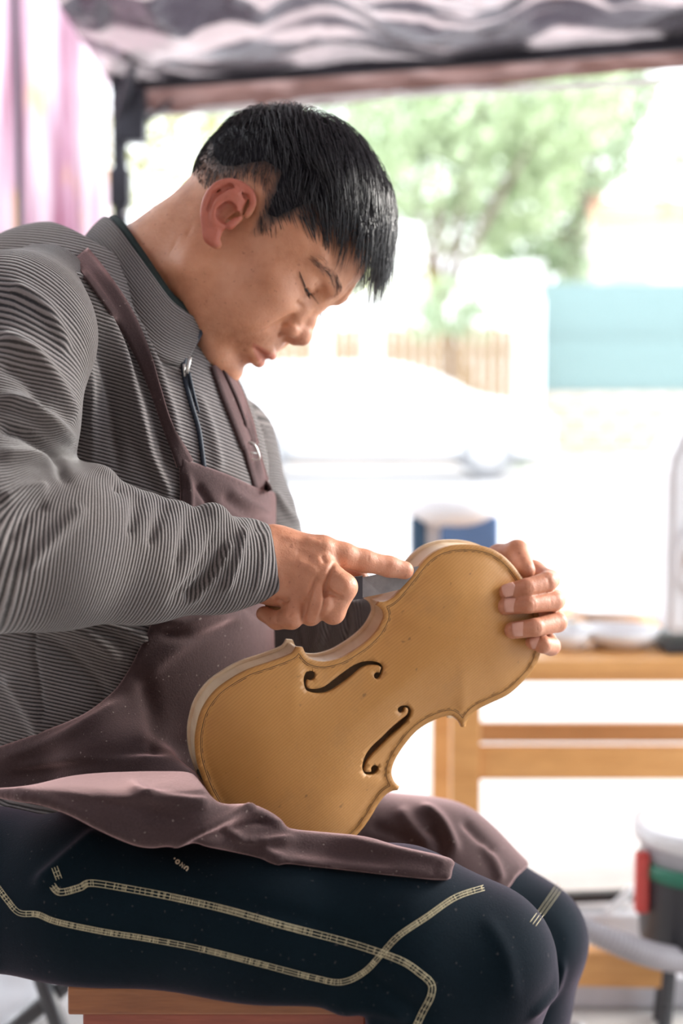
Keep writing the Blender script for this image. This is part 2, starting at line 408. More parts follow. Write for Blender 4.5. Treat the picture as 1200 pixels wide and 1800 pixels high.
    # house
    p = P(1180, 700, 30); t = thing('house', 'white plastered house with an orange tiled roof far behind the fence', 'house', (p[0], p[1], 0)); mw2 = simple('plaster', (.84, .80, .76), .8, var=.03); mr = simple('roof_tile', (.62, .34, .22), .8, var=.2, scale=3)
    put('wall', box_mesh(3.7, 3.5, 4.7, .02, (.05, 1.7, 2.35)), mw2, t)
    V = [(-2.1, -.4, 4.62), (2.2, -.4, 4.62), (2.2, 3.9, 4.62), (-2.1, 3.9, 4.62), (-1.2, 1.75, 5.35), (1.3, 1.75, 5.35)]; put('roof', mesh(V, [(0, 1, 5, 4), (1, 2, 5), (2, 3, 4, 5), (3, 0, 4), (3, 2, 1, 0)], False), mr, t)
    put('chimney', box_mesh(.4, .4, 1.3, .02, (-1.55, 1.0, 5.2)), simple('chimney_brick', (.62, .38, .28), .9), t)
    for x in (-.9, .8): wn = put('window', box_mesh(.9, .08, 1.1, .01, (x, -.06, 3.2)), mwh, t); put('pane', box_mesh(.76, .03, .96, .005, (x, -.105, 3.2)), simple('pane', (.5, .55, .6), .1), wn)
    # white car parked across the road
    p = G(660, 836); t = thing('car', 'white car parked across the road, blurred behind the violin maker', 'car', (p[0], p[1], 0)); mc = simple('car_white', (.86, .86, .87), .25, var=.01); mg = simple('car_glass', (.55, .58, .60), .08, .0); mk = simple('tyre', (.30, .30, .31), .9); mh = simple('hub', (.7, .7, .7), .3, .8)
    side = [(-2.15, .28), (-2.2, .75), (-2.05, .98), (-1.9, 1.30), (-1.2, 1.38), (.2, 1.38), (.75, 1.22), (1.15, 1.0), (1.95, .86), (2.1, .62), (2.1, .28)]
    bm = bmesh.new(); vs = [bm.verts.new((x, -.82, z)) for x, z in side]; fa = bm.faces.new(vs); r = bmesh.ops.extrude_face_region(bm, geom=[fa]); bmesh.ops.translate(bm, vec=(0, 1.64, 0), verts=[v for v in r['geom'] if isinstance(v, bmesh.types.BMVert)])
    bmesh.ops.recalc_face_normals(bm, faces=bm.faces); bmesh.ops.bevel(bm, geom=bm.edges[:], offset=.07, segments=3, affect='EDGES'); me = bpy.data.meshes.new('car'); bm.to_mesh(me); bm.free(); put('car_shell', me, mc, t)
    for a in ([(-1.75, 1.02), (-1.70, 1.26), (-1.05, 1.30), (-1.05, 1.02)], [(-.97, 1.02), (-.97, 1.30), (-.15, 1.30), (-.15, 1.02)], [(-.07, 1.02), (-.07, 1.30), (.18, 1.30), (.68, 1.14), (.85, 1.02)]):
        for s in (-1, 1):
            q = [(x, s * .835, z) for x, z in a] + [(x, s * .80, z) for x, z in a]; m = len(a); put('side_window', mesh(q, [tuple(range(m)), tuple(range(m, 2 * m))[::-1]] + [(i, i + m, (i + 1) % m + m, (i + 1) % m) for i in range(m)], False), mg, t)
    for x in (-1.35, 1.3):
        for s in (-1, 1):
            w = put('wheel', lathe([(.10, -.1), (.28, -.1), (.31, -.07), (.31, .07), (.28, .1), (.10, .1)], 28, (x, s * .78, .31), (0, 1, 0)), mk, t); put('hubcap', lathe([(.02, 0), (.18, 0), (.18, .02), (.05, .03)], 20, (x, s * .885, .31), (0, s, 0)), mh, w)
    put('headlamp', box_mesh(.06, .3, .12, .02, (2.08, -.6, .66)), mg, t); put('headlamp', box_mesh(.06, .3, .12, .02, (2.08, .6, .66)), mg, t); put('door_handle', box_mesh(.16, .03, .03, .01, (-.3, -.84, .92)), mh, t)
    put('sill', box_mesh(4.0, 1.5, .12, .02, (0, 0, .25)), mk, t)
def env_tent():
    # canopy : crinkled silvery-black sheeting sagging between the eaves
    def sheet(nt, b):
        k = NT(nt); f = k.noise(3., 5, .6, None, 1.2)
        m_ = k.ramp(k.noise(1.5, 2, .4, k.scaled((1., 2.4, 1.)), 2.2), [(.45, (0, 0, 0)), (.50, (1, 1, 1))]); k.mask = m_; pass
        k.l(k.mix(m_, (.05, .04, .06), (.36, .27, .28)), b.inputs['Base Color']); b.inputs['Roughness'].default_value = .24; b.inputs['Metallic'].default_value = .75
        k.l(k.bump(k.noise(9, 4, .5, None, 1.5), .5, .02), b.inputs['Normal']); return k
    def sheet2(nt, b):
        k = sheet(nt, b); tr = k.n('ShaderNodeBsdfTranslucent'); tr.inputs['Color'].default_value = (.84, .74, .76, 1); mx = k.n('ShaderNodeMixShader'); k.l(k.math('MULTIPLY_ADD', k.mask, .125, .012), mx.inputs[0]); out = nt.nodes['Material Output']
        k.l(b.outputs[0], mx.inputs[1]); k.l(tr.outputs[0], mx.inputs[2]); k.l(mx.outputs[0], out.inputs[0])
    ms = mat('silver_black_sheeting', sheet2)
    e0 = P(235, 152, 3.45); e1 = P(1215, 66, 3.05); e0[2] = e1[2] = (e0[2] + e1[2]) / 2
    t = thing('tent_canopy', 'crinkled silver and black market tent roof overhead', 'canopy', (0, 1.5, e0[2]))
    L = np.array([0, 1.5, e0[2]])
    def top(u, v):   # u along the eave, v from the eave towards the viewer
        a = e0 + (e1 - e0) * (u * 1.45 - .05 + (u - 1) * 1.0 * max(0, v - .16)); z = .10 * v + .55 * v * v * (1 - v) ; y = a[1] - v * 5.0
        w = .08 * nz(u * 6, v * 10, 1.) + .07 * abs(nz(u * 9 + v * 10, v * 20, 5.)) + .012 * abs(nz(u * 30 - v * 9, v * 30, 8.))
        sag = -.035 * abs(math.sin(u * PI * 3)) * math.exp(-v * 8) 
        return (a[0] - L[0], y - L[1], a[2] + z + w * min(1, v * 18) + sag * .3 - L[2])
    me = grid_mesh(top, 150, 150); o = put('roof_sheet', me, ms, t); 
    def val(u, v):
        a = e0 + (e1 - e0) * (u * 1.45 - .05); w = .02 * nz(u * 16, v * 2, 3.) + .01 * nz(u * 40, v * 3, 7)
        return (a[0] - L[0] + .01 * nz(u * 30, v), a[1] + .03 + w - L[1], a[2] - .065 * v * (1 + .25 * math.sin(u * 7)) - L[2])
    solid(put('valance', grid_mesh(val, 120, 8), simple('valance_cloth', (.30, .17, .15), .6, var=.2, scale=5), t), .003)
    mb = simple('black_steel', (.03, .03, .04), .35, .6, .2); mp = simple('pale_hem', (.75, .72, .72), .6)
    def hem(u):
        a = e0 + (e1 - e0) * (u * 1.45 - .05); return np.array([a[0], a[1] + .03, a[2] - .068 - .004 * math.sin(u * 12)]) - L
    put('hem', tubes_mesh([(np.array([hem(u) for u in np.linspace(0, 1, 40)]), .009)], 6), mp, t)
    ea = e0 + (e1 - e0) * -.04; eb = e0 + (e1 - e0) * 1.35
    put('eave_bar', rel(beam(ea + [0, -.04, -.012], eb + [0, -.04, -.012], .022, .03), L), mb, t)
    # leg of the tent
    pb = P(216, 700, 3.45); t2 = thing('tent_pole', 'black steel tent pole with corner bracket behind his shoulder', 'pole', (pb[0], pb[1], 0)); zt = e0[2]
    put('post', beam((0, 0, .01), (0, 0, zt + .02), .034, .034), mb, t2); put('foot_plate', box_mesh(.12, .12, .012, .003, (0, 0, .006)), mb, t2)
    put('bracket', box_mesh(.07, .06, .13, .008, (.03, 0, zt - .09)), mb, t2); put('bracket_arm', beam((.02, 0, zt - .05), (-.05, -.02, zt + .05), .022, .022), mb, t2)
    put('truss_bar', beam((.0, -.02, zt - .10), (.17, -.35, zt + .24), .02, .014), mb, t2); put('slider_collar', box_mesh(.05, .05, .09, .006, (0, 0, zt - .26)), mb, t2)
    put('scissor_bar', beam((.01, .02, zt - .14), (.12, .03, zt - .05), .018, .012), mb, t2)
    for k in range(4): put('rivet', lathe([(.006, 0), (.006, .006), (.003, .008)], 8, (.018, -.02, .5 + k * .3), (0, -1, 0)), mp, t2)
    # plum curtain / sheet side wall
    def cur(nt, b):
        k = NT(nt); v = k.scaled((5, 5, .6)); f = k.noise(2.2, 4, .6, v); g = k.noise(5, 3, .6, k.scaled((3, 3, 1.)))
        c = k.ramp(f, [(.32, (.52, .30, .38)), (.45, (.72, .56, .64)), (.58, (.86, .80, .84)), (.72, (.78, .66, .72))]); c = k.mix(k.ramp(g, [(.60, (0, 0, 0)), (.72, (.7, .7, .7))]), c, (.85, .66, .42))
        k.l(c, b.inputs['Base Color']); b.inputs['Roughness'].default_value = .35
        tr = k.n('ShaderNodeBsdfTranslucent'); k.l(c, tr.inputs['Color']); mx = k.n('ShaderNodeMixShader'); mx.inputs[0].default_value = .65; out = nt.nodes['Material Output']
        k.l(b.outputs[0], mx.inputs[1]); k.l(tr.outputs[0], mx.inputs[2]); k.l(mx.outputs[0], out.inputs[0])
    mc = mat('plum_plastic_curtain', cur); a = P(-330, 700, 3.3); b_ = P(196, 700, 3.6); a[2] = b_[2] = 0
    t3 = thing('tent_curtain', 'translucent plum and cream plastic side curtain hanging at the left', 'curtain', (a + b_) / 2); L3 = (a + b_) / 2
    def cf(u, v):
        q = a + (b_ - a) * u; w = .035 * math.sin(u * 40 + 2 * nz(u * 5, v)) + .02 * nz(u * 30, v * 3); return (q[0] - L3[0], q[1] + w - L3[1], .03 + v * 2.25)
    solid(put('curtain_sheet', grid_mesh(cf, 150, 14), mc, t3), .002)
    put('curtain_rail', beam(a - L3 + [0, 0, 2.28], b_ - L3 + [0, 0, 2.28], .02, .02), mb, t3)
    q = P(39, 700, 3.2); tag(put('curtain_rope', rel(tubes_mesh([(np.array([[q[0], q[1], .0], [q[0] + .006, q[1], 1.0], [q[0] - .004, q[1], 2.24]]), .0075)], 8), (q[0], q[1], 0)), mb), 'thin black cord hanging straight down in front of the left curtain', 'rope').location = (q[0], q[1], 0)
    # unseen walls added around the viewer to limit and steer the front fill
    mw = simple('added_wall', (.50, .42, .36), .9, var=.2, scale=2)
    S(put('added_wall_back', box_mesh(7, .06, 2.4, .01, (-.6, -3.2, 1.2)), mw)); S(put('added_wall_left', box_mesh(.06, 5.0, 2.3, .01, (-2.6, -1.1, 1.15)), simple('added_side_wall', (.22, .17, .15), .9, var=.25, scale=2))); S(put('added_wall_right', box_mesh(.06, 2.3, 2.3, .01, (1.6, -2.0, 1.15)), mw))
def env_stall():
    # stool
    mo = wood('stool_wood', (.20, .065, .025), (.36, .14, .05), 'X', 5, .35); mr = wood('stool_apron_wood', (.22, .05, .03), (.34, .09, .05), 'X', 5, .4)
    y0 = P(120, 1735, 1.075)[1]; x0 = P(120, 1735, 1.08)[0]; zt = P(120, 1735, 1.075)[2]; w, dp = .236, .36; cx, cy = x0 + w / 2, y0 + dp / 2
    t = thing('stool', 'low reddish-brown wooden stool with a thick seat that he sits on', 'stool', (cx, cy, 0)); global STOOL_TOP; STOOL_TOP = zt
    for i in range(4): put('seat_board', box_mesh(w, dp / 4 - .001, .0225, .002, (0, -dp / 2 + dp / 8 + i * dp / 4, zt - .01125)), mo, t)
    put('apron_board', box_mesh(w - .02, .018, .055, .002, (0, -dp / 2 + .016, zt - .0505)), mr, t); put('apron_board', box_mesh(w - .02, .018, .055, .002, (0, dp / 2 - .016, zt - .0505)), mr, t)
    put('apron_board', box_mesh(.018, dp - .05, .055, .002, (-w / 2 + .02, 0, zt - .0505)), mr, t); put('apron_board', box_mesh(.018, dp - .05, .055, .002, (w / 2 - .02, 0, zt - .0505)), mr, t)
    for sx in (-1, 1):
        for sy in (-1, 1): put('leg', beam((sx * (w / 2 - .035), sy * (dp / 2 - .045), zt - .024), (sx * (w / 2 - .02), sy * (dp / 2 - .03), 0), .036, .036), mo, t)
        put('stretcher', beam((sx * (w / 2 - .03), -dp / 2 + .05, .15), (sx * (w / 2 - .03), dp / 2 - .05, .15), .02, .03), mo, t)
    # work table
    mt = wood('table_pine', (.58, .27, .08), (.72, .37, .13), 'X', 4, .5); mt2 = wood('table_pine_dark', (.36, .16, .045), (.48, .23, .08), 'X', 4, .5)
    D = 2.42; z1 = P(600, 1161, D)[2]; z0 = P(600, 1200, D)[2]; xa = P(795, 1161, D)[0] - .05; xb = P(1580, 1161, D)[0]; yf = P(600, 1161, D)[1]; dep = .62
    t = thing('workbench', 'low orange-brown pine workbench behind the violin, with cross rails', 'table', ((xa + xb) / 2, yf + dep / 2, 0)); L = np.array(t.location); n = 5
    for i in range(n): put('top_board', box_mesh(xb - xa, dep / n - .002, .022, .003, (0, -dep / 2 + dep / n * (i + .5), z1 - .011)), mt, t)
    put('front_rail', box_mesh(xb - xa - .02, .022, z1 - z0 - .018, .003, (0, -dep / 2 + .02, (z0 + z1 - .022) / 2)), mt, t)
    W = xb - xa; lx = P(823, 1300, D)[0] - L[0]
    for x in (lx, W / 2 - .06):
        for y in (-dep / 2 + .055, dep / 2 - .055): put('leg', box_mesh(.050, .045, z1 - .023, .003, (x, y, (z1 - .023) / 2)), mt, t)
    zz = lambda y, d: P(600, y, d)[2]
    put('cross_rail', box_mesh(W / 2 - .06 - lx - .05, .022, zz(1328, D) - zz(1388, D), .003, ((W / 2 - .06 + lx) / 2, -dep / 2 + .055, (zz(1328, D) + zz(1388, D)) / 2)), mt, t)
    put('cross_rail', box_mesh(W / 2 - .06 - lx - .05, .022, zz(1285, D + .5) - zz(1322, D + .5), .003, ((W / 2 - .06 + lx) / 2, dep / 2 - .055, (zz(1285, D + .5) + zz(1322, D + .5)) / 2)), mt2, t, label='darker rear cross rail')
    w0 = P(940, 1695, 2.16); w1 = P(1178, 1700, 2.16); tag(put('timber_beam', rel(beam(w0, w1, .04, .052), w0), mt), 'orange pine beam lying low beneath the grey hose', 'wood').location = w0
    # things on the bench
    mw = simple('white_plastic', (.80, .80, .82), .35, var=.03); mgy = simple('grey_plastic', (.45, .44, .48), .4, var=.1); mbl = simple('blue_plastic', (.10, .19, .38), .45, var=.15); mnv = simple('navy_plastic', (.03, .08, .15), .45); mk = simple('black_plastic', (.03, .03, .035), .4); mgr = simple('green_plastic', (.02, .16, .10), .4); mred = simple('red_plastic', (.55, .06, .05), .4); mor = simple('orange_spool', (.72, .30, .08), .5)
    def base(px, d): p = P(px, 700, d); return np.array([p[0], p[1], z1])
    q = base(808, 2.86); t = thing('grinder', 'blue bench machine with a white rounded hood above the violin top', 'machine', q); sc = 2.86 / FPX; hh = P(600, 868, 2.86)[2] - z1
    put('housing', box_mesh(.115, .12, hh * .84, .012, (.018, 0, hh * .42)), mbl, t); put('side_motor', box_mesh(.030, .09, hh * .80, .006, (-.083, 0, hh * .42)), mnv, t); put('middle_column', box_mesh(.042, .08, hh * .80, .008, (-.052, 0.01, hh * .42)), mw, t)
    bm = bmesh.new(); bmesh.ops.create_uvsphere(bm, u_segments=28, v_segments=14, radius=1); bmesh.ops.scale(bm, vec=(.10, .08, hh * .16), verts=bm.verts); bmesh.ops.translate(bm, vec=(-.008, 0, hh * .86), verts=bm.verts); me = bpy.data.meshes.new('h'); bm.to_mesh(me); bm.free(); me.polygons.foreach_set('use_smooth', np.ones(len(me.polygons), bool)); put('hood', me, mw, t); put('base_plate', box_mesh(.22, .15, .012, .004, (-.01, 0, .006)), mgy, t)
    # big white machine at the right edge
    D2 = 2.55; q = base(1270, D2); t = thing('bench_machine', 'tall white and grey bench machine with slanted top at the right edge', 'machine', q); s = D2 / FPX
    pr = [(1158, 1105), (1158, 815), (1168, 785), (1205, 722), (1390, 700), (1390, 1105)]; V = []
    zb = P(600, 1112, D2)[2] - z1
    for k in (0, 1):
        for x, y in pr: V.append(((x - 1270) * s, -.10 + .20 * k, max(.012, P(600, y, D2)[2] - z1)))
    m = len(pr); bm = bmesh.new(); vs = [bm.verts.new(v) for v in V]; bm.faces.new(vs[:m]); bm.faces.new(vs[m:][::-1])
    for i in range(m): bm.faces.new((vs[i], vs[i + m], vs[(i + 1) % m + m], vs[(i + 1) % m]))
    bmesh.ops.recalc_face_normals(bm, faces=bm.faces); bmesh.ops.bevel(bm, geom=bm.edges[:], offset=.012, segments=3, affect='EDGES'); me = bpy.data.meshes.new('h'); bm.to_mesh(me); bm.free(); put('casing', me, mw, t)
    put('face_panel', box_mesh(.20, .006, .30, .002, (.022, -.103, .20)), mgy, t, label='grey front panel'); put('base', box_mesh(.235, .22, .014, .003, (0, 0, .007)), mk, t)
    ow = (1197 - 1270) * s; oz = P(600, 975, D2)[2] - z1; ring = np.array([[ow + .022 * math.cos(a), -.110, oz + .052 * math.sin(a)] for a in np.linspace(0, 2 * PI, 28)]); put('slot_rim', tubes_mesh([(ring, .007)], 8), mw, t)
    tag(put('thread_spool', lathe([(.014, 0), (.014, .004), (.008, .006), (.008, .026), (.014, .028), (.014, .032)], 20, (0, 0, 0), (0, 0, 1)), mor), 'small orange and red spool in the slot of the white machine', 'spool').location = (q[0] + ow, q[1] - .128, q[2] + oz - .016)
    bpy.data.objects['thread_spool'].parent = None
    # dishes and trays
    def bowl(px, d, r, h, lab, m, nm='bowl'):
        c = base(px, d); o = put(nm, lathe([(r * .5, 0), (r * .85, h * .5), (r, h), (r * .96, h), (r * .8, h * .55), (r * .45, h * .12)], 32), m); o.location = c; tag(o, lab, 'bowl'); return o
    bowl(1095, 2.52, .075, .034, 'white oval dish on the front of the bench, left of the machine', mw); bowl(1085, 2.80, .085, .030, 'white dish at the back of the bench', mw); bowl(1003, 2.50, .045, .034, 'small white bowl beside the fingertips', mw)
    q = base(992, 2.70); t = thing('plane_tool', 'small grey metal plane lying on the bench behind the fingers', 'tool', q); put('sole', box_mesh(.09, .035, .014, .003, (0, 0, .007)), simple('bare_metal', (.5, .5, .52), .3, .8), t); put('knob', lathe([(.008, 0), (.012, .012), (.010, .026), (.003, .030)], 16, (-.03, 0, .014)), mk, t); put('lever', beam((.0, 0, .014), (.035, 0, .035), .018, .005), mgy, t)
    tag(put('wood_strip', box_mesh(.15, .02, .014, .003, (0, 0, .007)), mt), 'narrow strip of orange wood lying across the back of the bench', 'wood').location = base(1115, 2.96)
    # vacuum cleaner below the bench
    D3 = 2.12; q = P(1236, 1665, D3); zq = q[2]; q = np.array([q[0], q[1], 0]); hs = P(600, 1432, D3)[2]
    t = thing('shop_vacuum', 'black and green shop vacuum with pale translucent lid under the bench', 'vacuum cleaner', q)
    put('canister', lathe([(.085, zq), (.095, zq + .02), (.098, zq + .115), (.10, zq + .12)], 36), mk, t); put('green_band', lathe([(.1005, zq + .118), (.1005, zq + .136), (.097, zq + .14)], 36), mgr, t); put('grille_band', lathe([(.095, zq + .14), (.095, zq + .165), (.099, zq + .168)], 36), mgy, t)
    put('lid', lathe([(.105, zq + .168), (.107, zq + .19), (.09, hs - .005), (.03, hs + .004), (.004, hs + .005)], 36), simple('milky_lid', (.72, .72, .74), .3, var=.03), t); put('base_ring', lathe([(.09, zq - .004), (.093, zq + .006)], 36), mgr, t); put('latch', box_mesh(.02, .02, .09, .004, (-.100, -.03, zq + .11)), mred, t, label='red side latch')
    for a in (0, 1, 2, 3):
        g = a * PI / 2 + .6; put('caster_leg', beam((.07 * math.cos(g), .07 * math.sin(g), zq), (.085 * math.cos(g), .085 * math.sin(g), .0), .016, .016), mk, t)
    hp = catmull([P(1210, 1690, 2.06), P(1150, 1680, 2.02), P(1080, 1655, 2.00), P(1000, 1622, 2.02), P(930, 1600, 2.08)], 40); n = len(hp); rr = .0165 + .0022 * np.sin(np.arange(n) * PI / 2 * 1.0)
    t = thing('vacuum_hose', 'grey corrugated vacuum hose running left from the vacuum behind his knee', 'hose', hp[0] * [1, 1, 0]); v, f = tube(hp, rr, 14); put('hose_tube', rel(mesh(v, f), t.location), simple('grey_hose', (.36, .34, .36), .45, var=.1), t)
    v, f = tube(np.array([hp[0], hp[0] + (hp[0] - hp[5]) / np.linalg.norm(hp[0] - hp[5]) * .05]), .021, 16); put('hose_cuff', rel(mesh(v, f), t.location), mk, t)
    a = P(985, 1578, 2.32); b = P(1135, 1572, 2.32); tag(put('steel_bar', rel(beam(a, b, .022, .016), a), mk), 'black flat bar lying level behind the knee under the bench', 'bar').location = a
    a2 = [P(1066, 1606, 2.30), P(1092, 1582, 2.305), P(1112, 1564, 2.31), P(1130, 1572, 2.33)]; tag(put('white_strap', rel(tubes_mesh([(catmull(a2, 5), .008)], 8), a2[0]), mw), 'pale lilac strap looped in front of the black bar', 'strap').location = a2[0]
    # lower clutter box holding the bar (shelf)
    tag(put('shelf_block', box_mesh(.20, .08, .045, .006, (0, 0, .0)), simple('pale_box', (.62, .60, .62), .6)), 'pale box lying under the black bar', 'box').location = P(1065, 1616, 2.33)
    tag(put('wood_offcut', box_mesh(.30, .12, .05, .006, (0, 0, 0)), mgy), 'grey board on the ground under the bench', 'board').location = P(1100, 1745, 2.30) * [1, 1, 0] + [0, 0, .026]
    for i, (px, py, d, r) in enumerate(((1010, 1790, 2.10, .022), (1130, 1794, 1.97, .026))): o = put('tin_can', lathe([(r, 0), (r, .004), (r * .97, .006), (r * .97, .03), (r, .033), (r * .9, .033), (r * .88, .01)], 24), simple('tin%d' % i, (.6, .58, .58), .3, .7)); tag(o, ['small tin at the foot of the bench beside the knee', 'wider tin on the ground below the vacuum'][i], 'tin'); o.location = P(px, py, d) * [1, 1, 0]
    # folding chair leg and bag at lower left
    t = thing('folding_chair', 'black folding chair standing behind the stool at lower left', 'chair', P(60, 1850, 1.8) * [1, 1, 0]); L = np.array(t.location); tb = lambda pts, r: rel(tubes_mesh([(np.array(pts), r)], 10), L)
    A = P(64, 1690, 1.8); Bq = P(112, 1830, 1.8); d1 = (Bq - A); A2 = A - d1 * 1.1; Bq = A + d1 * (A[2] / (-d1[2])); 
    for yo in (0, .34):
        put('leg', tb([A2 + [0, yo, 0], Bq + [0, yo, 0]], .0115), mk, t); put('leg', tb([[A2[0] + .22, A2[1] + yo, A2[2] - .02], [A2[0] - .18, A2[1] + yo, .0]], .0105), mk, t)
    put('seat', box_mesh(.34, .36, .02, .008, tuple(A2 + [.03, .17, .02] - L)), mk, t); put('cross_bar', tb([A + d1 * .3, A + d1 * .3 + [0, .34, 0]], .008), mk, t)
    p = P(4, 1800, 2.22) * [1, 1, 0]; bm = bmesh.new(); bmesh.ops.create_icosphere(bm, subdivisions=4, radius=1)
    for v in bm.verts:
        c = v.co; f = 1 + .22 * nz(c.x * 2.2, c.y * 2.2, c.z * 2.2) + .05 * nz(c.x * 7, c.y * 7, c.z * 7); v.co = Vector((c.x * .12 * f, c.y * .10 * f, (.09 + max(-.9, c.z) * .10 * f)))
    me = bpy.data.meshes.new('bag'); bm.to_mesh(me); bm.free(); me.polygons.foreach_set('use_smooth', np.ones(len(me.polygons), bool)); o = put('plastic_bag', me, simple('white_bag', (.72, .74, .80), .4, var=.06)); tag(o, 'crumpled white plastic bag on the ground at lower left', 'bag'); o.location = p
# ------------------------------------------------------------ materials of the person
def skin_mat():
    def bld(nt, b):
        k = NT(nt); f = k.noise(28, 6, .6); g = k.noise(160, 3, .6); v = k.noise(7, 3)
        c = k.ramp(f, [(.28, (.40, .165, .085)), (.5, (.56, .27, .155)), (.75, (.66, .36, .23))])
        c = k.mix(k.ramp(v, [(.42, (0, 0, 0)), (.75, (.5, .5, .5))]), c, (.50, .19, .11))
        sp = k.ramp(k.noise(210, 2, .5), [(.66, (0, 0, 0)), (.74, (.5, .5, .5))])
        c = k.mix(sp, c, (.25, .09, .05))
        red = k.attr('red'); c = k.mix(red, c, (.44, .12, .085))
        hr = k.attr('stubble'); c = k.mix(hr, c, (.035, .028, .028))
        k.l(c, b.inputs['Base Color']); b.inputs['Roughness'].default_value = .5
        b.inputs['Subsurface Weight'].default_value = .22; b.inputs['Subsurface Radius'].default_value = (1., .35, .2); b.inputs['Subsurface Scale'].default_value = .006
        b.inputs['Specular IOR Level'].default_value = .5
        h = k.math('ADD', k.math('MULTIPLY', g, 1.), k.math('MULTIPLY', k.noise(520, 2), .6))
        k.l(k.bump(h, .35, .0012), b.inputs['Normal'])
    return mat('skin', bld)
M_SKIN = skin_mat()
M_HAIR = simple('black_hair', (.012, .012, .017), .36, var=.3, scale=40, spec=.7)
M_EYE = simple('eye_wet', (.05, .03, .02), .08)
M_LASH = simple('lash', (.012, .008, .006), .6)
M_LIP = simple('lip', (.42, .13, .11), .42, var=.15, scale=60)
M_NAIL = simple('nail', (.62, .33, .25), .3, var=.06, scale=40)

